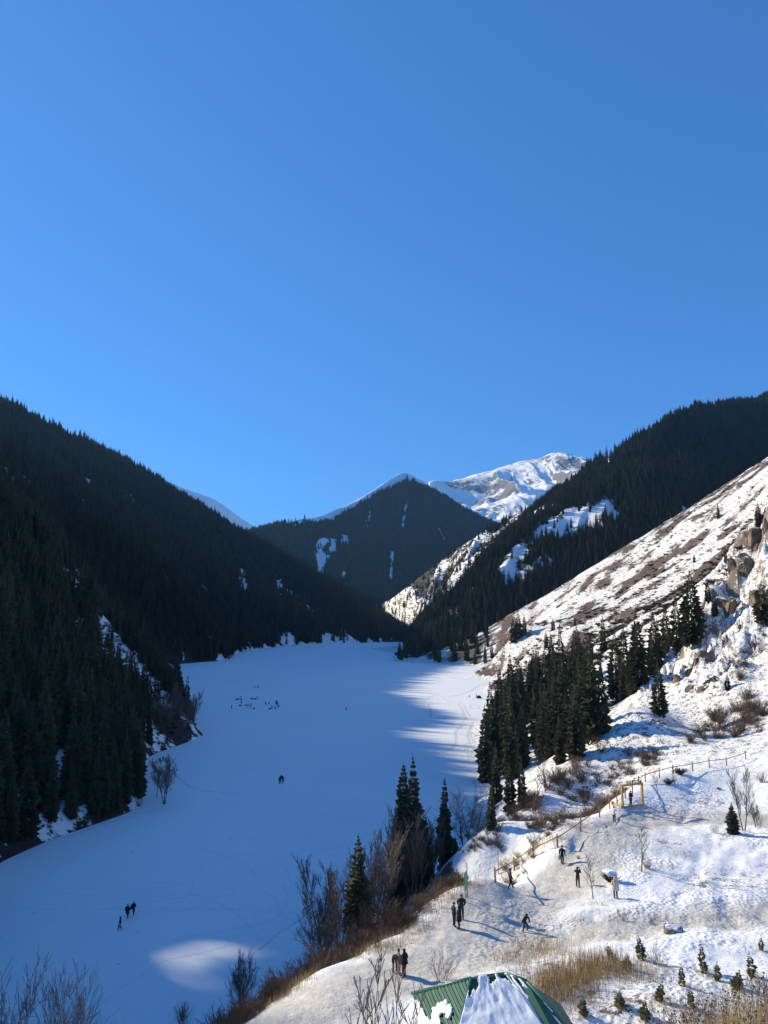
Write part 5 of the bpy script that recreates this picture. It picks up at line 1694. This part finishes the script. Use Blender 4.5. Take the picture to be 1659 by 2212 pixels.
def person(pos, face, height, label, top, legs, pose=None, group=None, hair=(0.02, 0.018, 0.016), hood=None, coat=None, hat=None, shoe=(0.02, 0.02, 0.022), bag=None, phone=False, bulk=1.0, name='person', gloves=None):
    """face: direction looked at, radians counter-clockwise from +X in plan. Pose: offsets of joints in the figure's own frame (y forward)"""
    J = dict(pelvis=V3(0, 0, .93), waist=V3(0, .0, 1.08), chest=V3(0, 0.0, 1.28), collar=V3(0, 0, 1.42), neck=V3(0, .01, 1.50), head=V3(0, .02, 1.60), crown=V3(0, .02, 1.70),
             hipL=V3(-.095, 0, .88), kneeL=V3(-.105, .02, .49), ankleL=V3(-.11, -.015, .09), toeL=V3(-.125, .15, .04),
             hipR=V3(.095, 0, .88), kneeR=V3(.105, .02, .49), ankleR=V3(.11, -.015, .09), toeR=V3(.125, .15, .04),
             shoL=V3(-.19, 0, 1.40), elbL=V3(-.245, -.03, 1.13), wriL=V3(-.25, .05, .89), palmL=V3(-.25, .08, .82),
             shoR=V3(.19, 0, 1.40), elbR=V3(.245, -.03, 1.13), wriR=V3(.25, .05, .89), palmR=V3(.25, .08, .82))
    for k, v in (pose or {}).items():
        J[k] = Vector(v)
    bulk *= 1.14
    Rr = dict(pelvis=(.16 * bulk, .13 * bulk), waist=(.16 * bulk, .135 * bulk), chest=(.18 * bulk, .145 * bulk), collar=(.135, .11), neck=.055, head=(.078, .092), crown=(.06, .07),
              hipL=.105 * bulk, kneeL=.08, ankleL=.062, toeL=.048, hipR=.105 * bulk, kneeR=.08, ankleR=.062, toeR=.048,
              shoL=.085 * bulk, elbL=.072 * bulk, wriL=.05, palmL=(.036, .022), shoR=.085 * bulk, elbR=.072 * bulk, wriR=.05, palmR=(.036, .022))
    bones = [('pelvis', 'waist'), ('waist', 'chest'), ('chest', 'collar'), ('collar', 'neck'), ('neck', 'head'), ('head', 'crown'),
             ('pelvis', 'hipL'), ('hipL', 'kneeL'), ('kneeL', 'ankleL'), ('ankleL', 'toeL'), ('pelvis', 'hipR'), ('hipR', 'kneeR'), ('kneeR', 'ankleR'), ('ankleR', 'toeR'),
             ('collar', 'shoL'), ('shoL', 'elbL'), ('elbL', 'wriL'), ('wriL', 'palmL'), ('collar', 'shoR'), ('shoR', 'elbR'), ('elbR', 'wriR'), ('wriR', 'palmR')]
    T, Lg, S, K = 0, 1, 2, 3
    bm_ = [T, T, T, S, S, S, Lg, Lg, Lg, K, Lg, Lg, Lg, K, T, T, T, S, T, T, T, S]
    mats = [cloth('cloth_%.3f_%.3f_%.3f' % top, top), cloth('cloth_%.3f_%.3f_%.3f' % legs, legs), M['skin'] if gloves is None else M['skin'], cloth('cloth_%.3f_%.3f_%.3f' % shoe, shoe)]
    body = skin_body('body', {k: tuple(v) for k, v in J.items()}, bones, Rr, 'pelvis', bm_, mats)
    # fingers and face, joined into the body's mesh
    bm = bmesh.new(); bm.from_mesh(body)
    ex = MB()
    for s in 'LR':
        pw, pp = J['wri' + s], J['palm' + s]
        d = (pp - pw).normalized(); sd_ = d.cross(Vector((0, 1, .2))).normalized()
        if s == 'L': sd_ = -sd_
        nn = d.cross(sd_).normalized()
        for q in range(4):
            b = pp + sd_ * (.024 - .016 * q)
            ln = (.070, .080, .075, .058)[q]
            ex.tube([b, b + d * ln * .55, b + d * ln * .85 + nn * .022], [.0095, .0085, .0065], 5)
        b = pw + d * .03 + sd_ * .03
        ex.tube([b, b + d * .035 + sd_ * .03, b + d * .065 + sd_ * .032], [.011, .0095, .007], 5)
    hc = J['head']; f_ = Vector((0, 1, 0)); hu = (J['crown'] - J['head']).normalized()
    f_ = (f_ - hu * f_.dot(hu)).normalized(); side = f_.cross(hu)
    ex.tube([hc + f_ * .08 + hu * .03, hc + f_ * .112 - hu * .015, hc + f_ * .085 - hu * .022], [.008, .014, .008], 5)
    for s in (-1, 1):
        ex.tube([hc + side * (.082 * s) + hu * .025, hc + side * (.094 * s) + hu * .0 - f_ * .01, hc + side * (.082 * s) - hu * .03], [.012, .016, .01], 5)
    n0 = len(bm.verts)
    vv = [bm.verts.new(v) for v in ex.v]
    for fc in ex.f:
        f2 = bm.faces.new([vv[i] for i in fc]); f2.material_index = 2; f2.smooth = True
    bm.to_mesh(body); bm.free()
    sc_ = height / 1.73
    e = empty(name, pos, face - R(90)); e.scale = (sc_, sc_, sc_)
    tag(e, label, 'person', group)
    link('body', body, None, e)
    hm = cloth('hair_%.3f' % hair[0], hair)
    hp = MB()
    back = -f_
    if hood is not None or hat is not None:
        c_ = hood or hat
        hm = cloth('cloth_%.3f_%.3f_%.3f' % c_, c_)
    top_ = J['crown'] + hu * .045
    if hood is not None:
        hp.tube([J['neck'] - hu * .03 + back * .045, hc + back * .035 - hu * .02, hc + back * .03 + hu * .07, top_ + back * .03], [.125, .125, .115, .05], 10)
        hp.build('hood', hm, e, True)
    elif hat is not None:
        hp.tube([hc + hu * .045 + back * .012, hc + hu * .10 + back * .015, top_ + back * .01, top_ + hu * .025], [.105, .1, .065, .03], 10)
        hp.build('hat', hm, e, True)
    else:
        hp.tube([hc - hu * .06 + back * .055, hc + back * .04 + hu * .04, hc + back * .02 + hu * .10, top_ + back * .01], [.07, .096, .09, .035], 10)
        hp.build('hair', hm, e, True)
    ey = MB()
    for s in (-1, 1):
        p = hc + f_ * .088 + side * (.033 * s) + hu * .03
        ey.tube([p - side * .012, p, p + side * .012], [.004, .008, .004], 5)
    ey.build('eyes', cloth('eye_dark', (.02, .015, .012)), e)
    if coat is not None:
        c_, hem, flare = coat
        cm = cloth('cloth_%.3f_%.3f_%.3f' % c_, c_)
        mb = MB()
        axis = [J['collar'] + Vector((0, 0, -.03)), J['chest'], J['waist'], J['pelvis'] + Vector((0, 0, -.05))]
        mid_leg = (J['kneeL'] + J['kneeR']) / 2
        axis.append(J['pelvis'].lerp(mid_leg, hem)); 
        rx = [.145, .2, .19, .205 * flare, .215 * flare]
        vs = []; n = 14
        for p, r in zip(axis, rx):
            for k in range(n):
                t = 6.283 * k / n
                w_ = 1 + .04 * math.sin(5 * t + p.z * 9)
                vs.append((p.x + r * bulk * w_ * math.cos(t), p.y + r * .8 * bulk * w_ * math.sin(t), p.z))
        fs = [(i * n + k, i * n + (k + 1) % n, (i + 1) * n + (k + 1) % n, (i + 1) * n + k) for i in range(len(axis) - 1) for k in range(n)]
        mb.add(vs, fs); mb.build('coat', cm, e, True)
    if bag is not None:
        bp, bs, bc = bag
        bo = MB(); bo.box((0, 0, -.18), (bs * .5, bs, bs * 1.25)); bo.box((0, 0, -.18 - bs * .5), (bs * .42, bs * .92, bs * .5)); bo.tube([(0, -bs * .25, -.18 + bs * .6), (0, 0, .0), (0, bs * .25, -.18 + bs * .6)], [.012] * 3, 5)
        b = bo.build('bag', cloth('cloth_%.3f_%.3f_%.3f' % bc, bc))
        rot = Matrix.Rotation(face - R(90), 3, 'Z')
        b.location = Vector(pos) + rot @ (Vector(bp) * sc_)
        b.rotation_euler = (0, 0, face - R(90))
        tag(b, 'bag held by the ' + label, 'bag')
        b['label'] = ' '.join(b['label'].split()[:15])
    if phone:
        mb = MB(); mid_ = (J['palmL'] + J['palmR']) / 2 + Vector((0, .03, .03)); mb.box(mid_, (.16, .012, .08))
        o = mb.build('phone', cloth('phone_dark', (.015, .015, .018)))
        rot = Matrix.Rotation(face - R(90), 4, 'Z')
        o.matrix_world = Matrix.Translation(Vector(pos)) @ rot @ Matrix.Scale(sc_, 4)
        tag(o, 'phone held up by the ' + label, 'phone')
        o['label'] = ' '.join(o['label'].split()[:15])
    return e

WALK = dict(kneeL=(-.10, .16, .50), ankleL=(-.10, .22, .10), toeL=(-.11, .38, .06), kneeR=(.10, -.03, .50), ankleR=(.11, -.24, .14), toeR=(.12, -.10, .045),
            elbL=(-.25, -.10, 1.15), wriL=(-.24, -.08, .91), palmL=(-.24, -.06, .84), elbR=(.25, .04, 1.15), wriR=(.23, .17, .93), palmR=(.22, .22, .87))
STAND2 = dict(kneeL=(-.14, .03, .49), ankleL=(-.16, 0, .09), toeL=(-.2, .15, .04), elbL=(-.27, -.06, 1.15), wriL=(-.17, .08, 1.02), palmL=(-.13, .14, 1.0), elbR=(.27, -.06, 1.15), wriR=(.17, .08, 1.02), palmR=(.13, .14, 1.0))
SHOOT = dict(elbL=(-.24, .16, 1.22), wriL=(-.10, .33, 1.46), palmL=(-.07, .36, 1.53), elbR=(.24, .16, 1.22), wriR=(.10, .33, 1.46), palmR=(.07, .36, 1.53))
POCKET = dict(elbL=(-.28, -.08, 1.15), wriL=(-.20, .06, 1.0), palmL=(-.15, .1, .97), elbR=(.28, -.08, 1.15), wriR=(.2, .06, 1.0), palmR=(.15, .1, .97))
BEND = dict(pelvis=(0, -.05, .88), waist=(0, .06, 1.02), chest=(0, .26, 1.10), collar=(0, .40, 1.14), neck=(0, .47, 1.14), head=(0, .56, 1.12), crown=(0, .64, 1.15),
            hipL=(-.095, -.06, .84), hipR=(.095, -.06, .84), shoL=(-.19, .38, 1.12), shoR=(.19, .38, 1.12), elbL=(-.24, .42, .86), wriL=(-.17, .50, .66), palmL=(-.15, .52, .59), elbR=(.24, .42, .86), wriR=(.17, .50, .66), palmR=(.15, .52, .59))
CROUCH = dict(pelvis=(0, -.12, .74), waist=(0, -.04, .88), chest=(0, .08, 1.06), collar=(0, .16, 1.19), neck=(0, .20, 1.26), head=(0, .25, 1.35), crown=(0, .27, 1.45), hipL=(-.1, -.12, .70), hipR=(.1, -.12, .70),
              kneeL=(-.15, .18, .46), ankleL=(-.17, .02, .09), toeL=(-.2, .18, .04), kneeR=(.2, .10, .44), ankleR=(.22, -.08, .09), toeR=(.27, .06, .04),
              shoL=(-.19, .14, 1.17), shoR=(.19, .14, 1.17), elbL=(-.34, .10, .95), wriL=(-.38, .14, .72), palmL=(-.39, .16, .65), elbR=(.42, .2, 1.0), wriR=(.62, .3, .86), palmR=(.69, .33, .82))
SIT = dict(pelvis=(0, -.1, .42), waist=(0, -.08, .56), chest=(0, -.02, .76), collar=(0, .03, .90), neck=(0, .05, .97), head=(0, .09, 1.07), crown=(0, .1, 1.17), hipL=(-.1, -.08, .40), hipR=(.1, -.08, .40),
           kneeL=(-.14, .30, .48), ankleL=(-.15, .34, .09), toeL=(-.16, .5, .05), kneeR=(.14, .30, .48), ankleR=(.15, .34, .09), toeR=(.16, .5, .05),
           shoL=(-.19, .02, .88), shoR=(.19, .02, .88), elbL=(-.25, .08, .64), wriL=(-.14, .28, .56), palmL=(-.1, .34, .55), elbR=(.25, .08, .64), wriR=(.14, .28, .56), palmR=(.1, .34, .55))
BLACK, NAVY, CHAR = (.012, .012, .015), (.016, .018, .032), (.03, .03, .032)
def foot(u, v): return hit(u, v)
# on the path
person(foot(853, 2099), R(-80), 1.70, 'person bent far forward beside two others at the lower end of the path', (.04, .035, .038), BLACK, BEND, hair=(.03, .025, .02), hat=(.04, .035, .035))
person(foot(861.5, 2108), R(20), 1.66, 'person in grey jacket and pale trousers beside the one in dark red trousers', (.16, .15, .155), (.26, .19, .17), STAND2, hair=(.12, .1, .09), bulk=.95)
person(foot(873, 2113), R(150), 1.78, 'person in bulky black jacket and dark red trousers at the lower end of the path', BLACK, (.11, .018, .02), POCKET, bulk=1.2, coat=(BLACK, .12, 1.05))
person(foot(981, 2003), R(15), 1.75, 'person in navy jacket facing two others, nearest of that group to the rim', NAVY, (.014, .015, .025), STAND2, bulk=1.1, hat=BLACK)
person(foot(992, 2007), R(170), 1.66, 'person in long black coat in the middle of the group of three', BLACK, BLACK, POCKET, coat=(BLACK, .75, 1.1), hood=BLACK)
person(foot(997, 1986), R(-95), 1.80, 'person in dark brown jacket with fur collar standing behind the group of three', (.035, .028, .03), BLACK, POCKET, bulk=1.15)
person(foot(1135, 2012), R(-60), 1.55, 'person crouching with one arm stretched out above the dry grass, in a dark hooded jacket', (.022, .022, .026), (.03, .032, .04), CROUCH, hood=(.022, .022, .026))
person(foot(1103, 1921), R(0), 1.74, 'person in grey green jacket walking past the first fence posts', (.055, .06, .055), BLACK, WALK, bulk=1.0)
person(foot(1215, 1867.5), R(-110), 1.76, 'person all in black carrying a pale green bag along the path', BLACK, (.02, .02, .022), WALK, bag=((.24, .2, .86), .3, (.30, .42, .36)), hat=BLACK)
person(foot(1248.5, 1917.5), R(60), 1.76, 'person in dark maroon jacket holding up a phone in the middle of the path', (.05, .022, .025), (.022, .022, .035), SHOOT, phone=True, hair=(.02, .016, .014), bulk=1.1)
person(foot(1330, 1940.5), R(80), 1.72, 'person in long cream hooded puffer coat seen from behind near the snow capped bush', (.55, .48, .38), (.03, .035, .05), POCKET, coat=((.55, .48, .38), .62, 1.15), hood=(.55, .48, .38), bulk=1.15)
person(foot(1327, 1775), R(40), 1.68, 'person in white sweater photographing towards the timber frame', (.72, .70, .70), (.02, .02, .03), SHOOT, phone=True, hair=(.012, .01, .01))
person(foot(1363, 1740), R(-150), 1.74, 'person in dark padded jacket posing under the timber frame', (.022, .016, .022), BLACK, POCKET, hair=(.02, .012, .016), bulk=1.1)
# on the ice
lp = on_lake
person(lp(259, 2009), R(200), 1.62, 'person carrying a light bag across the shaded ice, last of three walkers', (.014, .016, .024), (.012, .013, .02), WALK, bag=((-.24, .12, .84), .34, (.22, .24, .28)), hood=(.014, .016, .024))
person(lp(275, 1984), R(80), 1.80, 'person in long dark coat walking between two others on the shaded ice', BLACK, BLACK, WALK, coat=((.014, .012, .014), .9, 1.0), hat=BLACK)
person(lp(288, 1977), R(85), 1.76, 'person in short dark jacket with a hip bag, foremost of three walkers on the ice', (.016, .014, .015), BLACK, WALK, bulk=1.2, hat=CHAR, bag=((-.3, -.05, 1.15), .3, (.015, .013, .013)))
person(lp(604, 1694), R(95), 1.74, 'person in dark jacket on the near side of a trio huddled mid lake', (.03, .014, .016), BLACK, WALK, group=None)
person(lp(611, 1692), R(80), 1.70, 'person in dark red jacket at the far side of a trio huddled mid lake', (.07, .014, .016), BLACK, WALK)
person(lp(607.5, 1690), R(90), 1.78, 'person with pale trousers in the middle of a trio huddled mid lake', (.05, .016, .018), (.16, .2, .22), STAND2)
far_st = person(lp(748, 1536), R(40), 1.72, 'dark figure standing all alone far out on the ice', BLACK, BLACK, STAND2, bulk=1.2)
far_sit = person(lp(1014.6, 1507), R(160), 1.75, 'dark figure sitting on the sunlit ice away from the small tent', CHAR, CHAR, SIT, hood=CHAR)
far_bend = person(lp(919, 1493.6) if False else Vector(lp(518.5, 1509.5)), R(0), 1.74, 'dark figure bending over gear at the lake side edge of the far crowd', BLACK, BLACK, BEND)
G_ICE = 'people scattered in the far group on the ice'
def zp(x, y): return lp((880 + x / 6.9125) * .54861, (2650 + y / 6.9125) * .54861)
def put(src, pos, label, group=None, s=1.0):
    c = copy_tree(src); c.location = pos; c.rotation_euler[2] = random.uniform(0, 6.28)
    c.scale = [v * s for v in src.scale]
    tag(c, label, 'person')
    if group: c['group'] = group
    return c
put(far_st, lp(1029, 1507.8), 'dark figure standing beside the small tent on the sunlit ice')
for x, y in [(480, 850), (220, 975), (918, 722), (665, 945), (718, 938), (757, 940), (1145, 875), (1425, 845), (1462, 835), (1440, 905), (1480, 900), (1495, 965), (1318, 990)]:
    put(far_st, zp(x, y), 'tiny dark figure standing in the scattered crowd far out on the ice', G_ICE, random.uniform(.9, 1.05))
for x, y in [(850, 410), (930, 408), (745, 733), (793, 736), (1240, 862), (1400, 992)]:
    put(far_sit, zp(x, y), 'tiny dark figure sitting low in the scattered crowd far out on the ice', 'people sitting in the far group on the ice')
for u, v, lab in [(345, 1647.5, 'round dark figure sitting on the ice beyond the leaning willow, lakeward of two others' if False else 'broad dark figure sitting on the ice beyond the leaning willow'), (357, 1646, 'small dark figure sitting on the ice beyond the leaning willow')]:
    put(far_sit, lp(u, v), lab, None, 1.1 if u < 350 else .8)
put(far_st, lp(352, 1645.5), 'dark figure kneeling upright between two sitting ones beyond the leaning willow', None, .8)
put(far_st, lp(526.5, 1415), 'speck of a figure by itself at the far wooded shore')
put(far_st, lp(731, 1399.5), 'speck of a figure at a camp near the end of the lake', None, 1.0)
# gear lying about on the ice
gb = MB(); gb.box((0, 0, .16), (.75, .42, .3)); gb.box((.1, 0, .36), (.4, .34, .14)); gb.tube([(-.35, 0, .3), (-.6, 0, .45), (-.75, 0, .2)], [.02] * 3, 5)
gear_me = gb.mesh('gear_box'); gear_me.materials.append(cloth('gear_dark', (.03, .035, .045)))
for x, y in [(345, 732), (403, 722), (485, 730), (600, 888), (455, 900), (825, 982), (1260, 986), (860, 720)]:
    o = link('gear_box', gear_me); o.location = zp(x, y); o.rotation_euler = (0, 0, random.uniform(0, 6)); o.scale = (1.2, 1.2, 1.3)
    tag(o, 'dark gear box lying on the ice among the scattered crowd', 'box', 'gear lying among the far group on the ice')
# small dome tent
mb = MB(); n = 16; vs = []; fs = []
for i in range(7):
    a = i / 6 * math.pi / 2
    for k in range(n):
        t = 6.283 * k / n
        vs.append((1.25 * math.cos(a) * math.cos(t) * (1 + .05 * math.cos(4 * t)), 1.1 * math.cos(a) * math.sin(t), 1.35 * math.sin(a) ** 1.2))
for i in range(6):
    for k in range(n): fs.append((i * n + k, i * n + (k + 1) % n, (i + 1) * n + (k + 1) % n, (i + 1) * n + k))
mb.add(vs, fs)
tp = lp(1034.5, 1508.3)
tent = empty('tent', tp); tag(tent, 'small black dome tent pitched on the sunlit ice', 'tent')
mb.build('canopy', cloth('tent_cloth', (.016, .017, .02)), tent, True)
mb = MB(); mb.tube([(1.3, -.6, 0), (.8, -.5, .9), (0, 0, 1.42), (-.8, .5, .9), (-1.3, .6, 0)], [.025] * 5, 5); mb.build('pole', M['steel'], tent)
mb = MB(); mb.box((-.2, -1.05, .45), (.6, .06, .85), Matrix.Rotation(R(-22), 3, 'X')); mb.build('door', cloth('tent_door', (.03, .03, .034)), tent)

# dark pits and lumps in the lake snow
for u, v in [(497, 3300 * .54861 + 0), (546, 1811), (703, 1826.5), (137, 1826), (284, 1842), (300, 2012), (256, 2082), (75, 1973), (989 * .549, 1640), (994 * .549, 1660)]:
    o = link('snow_lump', CRAG[2]); o.location = lp(u, v); o.scale = (.28, .22, .1)
    o.data = o.data
    tag(o, 'small dark lump of frozen snow on the shaded ice', 'lump', 'dark lumps on the shaded ice')
# ski and foot tracks pressed in the sunlit edge of the ice
M['track'] = simple('pressed_track_snow', (0.66, 0.67, 0.68), 0.8, 0.15, 1.5, bump=0.5)
def track(pxs, w_, h=.06):
    P = [lp(*q) for q in pxs]
    mb = MB()
    pts = []
    for a, b in zip(P[:-1], P[1:]):
        n = max(2, int((b - a).length / 1.2))
        for i in range(n): pts.append(a.lerp(b, i / n))
    pts.append(P[-1])
    vs = []; 
    for i, p in enumerate(pts):
        d = (pts[min(i + 1, len(pts) - 1)] - pts[max(i - 1, 0)]).normalized(); s = Vector((-d.y, d.x, 0))
        j = random.uniform(-.12, .12) * w_ * 2
        p = p + s * j
        hh = h * random.uniform(.4, 1.2)
        vs += [p + s * w_, p + s * w_ * .45 + Vector((0, 0, hh)), p - s * w_ * .3 + Vector((0, 0, .012)), p - s * w_ * .5 + Vector((0, 0, hh * .8)), p - s * w_]
    fs = [(i * 5 + k, i * 5 + k + 1, (i + 1) * 5 + k + 1, (i + 1) * 5 + k) for i in range(len(pts) - 1) for k in range(4)]
    mb.add(vs, fs)
    o = mb.build('snow_track', M['track'])
    return tag(o, kind='structure')
def rp(x, y): return ((1300 + x / 2.37) * .54861, (2680 + y / 2.37) * .54861)
for line, w_ in [
    ([rp(1110, 150), rp(1220, 128), rp(1310, 95), rp(1390, 45), rp(1525, 2)], .45),
    ([rp(910, 215), rp(1060, 212), rp(1190, 220), rp(1225, 255), rp(1262, 362)], .6), ([rp(910, 215), rp(932, 260), rp(940, 340), rp(1080, 358), rp(1262, 364)], .6),
    ([rp(1050, 670), rp(1130, 640), rp(1170, 570), rp(1165, 480), rp(1200, 430), rp(1245, 380)], .7), ([rp(1180, 460), rp(1250, 410), rp(1330, 385)], .6),
    ([rp(1255, 660), rp(1260, 600), rp(1300, 570), rp(1275, 510), rp(1300, 450), rp(1330, 390)], .6), ([rp(1300, 740), rp(1275, 660), rp(1300, 590), rp(1350, 570), rp(1310, 500), rp(1340, 440)], .6),
    ([rp(1350, 760), rp(1310, 690), rp(1330, 640), rp(1300, 600)], .5), ([rp(1120, 490), rp(1290, 490)], .35), ([rp(1300, 225), rp(1380, 228), rp(1390, 262), rp(1310, 262), rp(1305, 228)], .35),
    ([rp(900, 160), rp(1000, 130), rp(1060, 160), rp(1110, 200)], .45), ([rp(870, 190), rp(940, 160), rp(1030, 185)], .4), ([rp(1100, 200), rp(1180, 195), rp(1240, 230), rp(1300, 330)], .45),
]:
    track(line, w_)
for line in [[(20, 1852), (70, 1826), (150, 1806), (240, 1776), (330, 1752)], [(360, 1655), (385, 1680), (410, 1700), (440, 1708), (500, 1716), (530, 1712)], [(560, 2052), (600, 2018), (650, 1985), (690, 1930)]]:
    track(line, .22, .03)

mbt = MB()
for i in range(30):
    if i < 18: u, v = random.uniform(430, 720), random.uniform(1880, 2090)
    elif i < 24: u, v = random.uniform(120, 460), random.uniform(1850, 2060)
    else: u, v = random.uniform(480, 760), random.uniform(1500, 1760)
    p = lp(u, v); a = random.gauss(.9, .6) + (math.pi if random.random() < .5 else 0)
    for k in range(random.randint(30, 90)):
        a += random.gauss(0, .09)
        st_ = Vector((math.cos(a), math.sin(a), 0)); sd_ = Vector((-st_.y, st_.x, 0))
        p = p + st_ * .42
        if hill_bvh.ray_cast(Vector((p.x, p.y, 500)), Vector((0, 0, -1)))[0] is not None and gz(p.x, p.y) > 0.02: break
        c = p + sd_ * (.12 if k % 2 else -.12)
        s1, s2 = st_ * random.uniform(.11, .19), sd_ * random.uniform(.05, .09)
        mbt.add([c - s1 - s2, c + s1 - s2, c + s1 + s2, c - s1 + s2, c + Vector((0, 0, .03))], [(0, 1, 4), (1, 2, 4), (2, 3, 4), (3, 0, 4)])
ft = mbt.build('footprints', M['track'])
for v in ft.data.vertices: v.co.z += .006
tag(ft, 'lines of footprints wandering over the shaded ice', 'footprints', kind='stuff')

# ------------------------------------------------------------------ thin winter air
hz = MB(); hz.box((250, 3700, 730), (8800, 9400, 1560))
hm_, ht, hb = mat_new('valley_air')
ht.nodes.clear()
ho = ht.nodes.new('ShaderNodeOutputMaterial'); pv = ht.nodes.new('ShaderNodeVolumePrincipled')
pv.inputs['Color'].default_value = (0.24, 0.54, 1.0, 1); pv.inputs['Density'].default_value = HAZE; pv.inputs['Anisotropy'].default_value = 0.25
ht.links.new(pv.outputs[0], ho.inputs['Volume'])
ha = hz.build('haze', hm_); ha['kind'] = 'stuff'; ha['label'] = 'thin blue haze in the valley air'
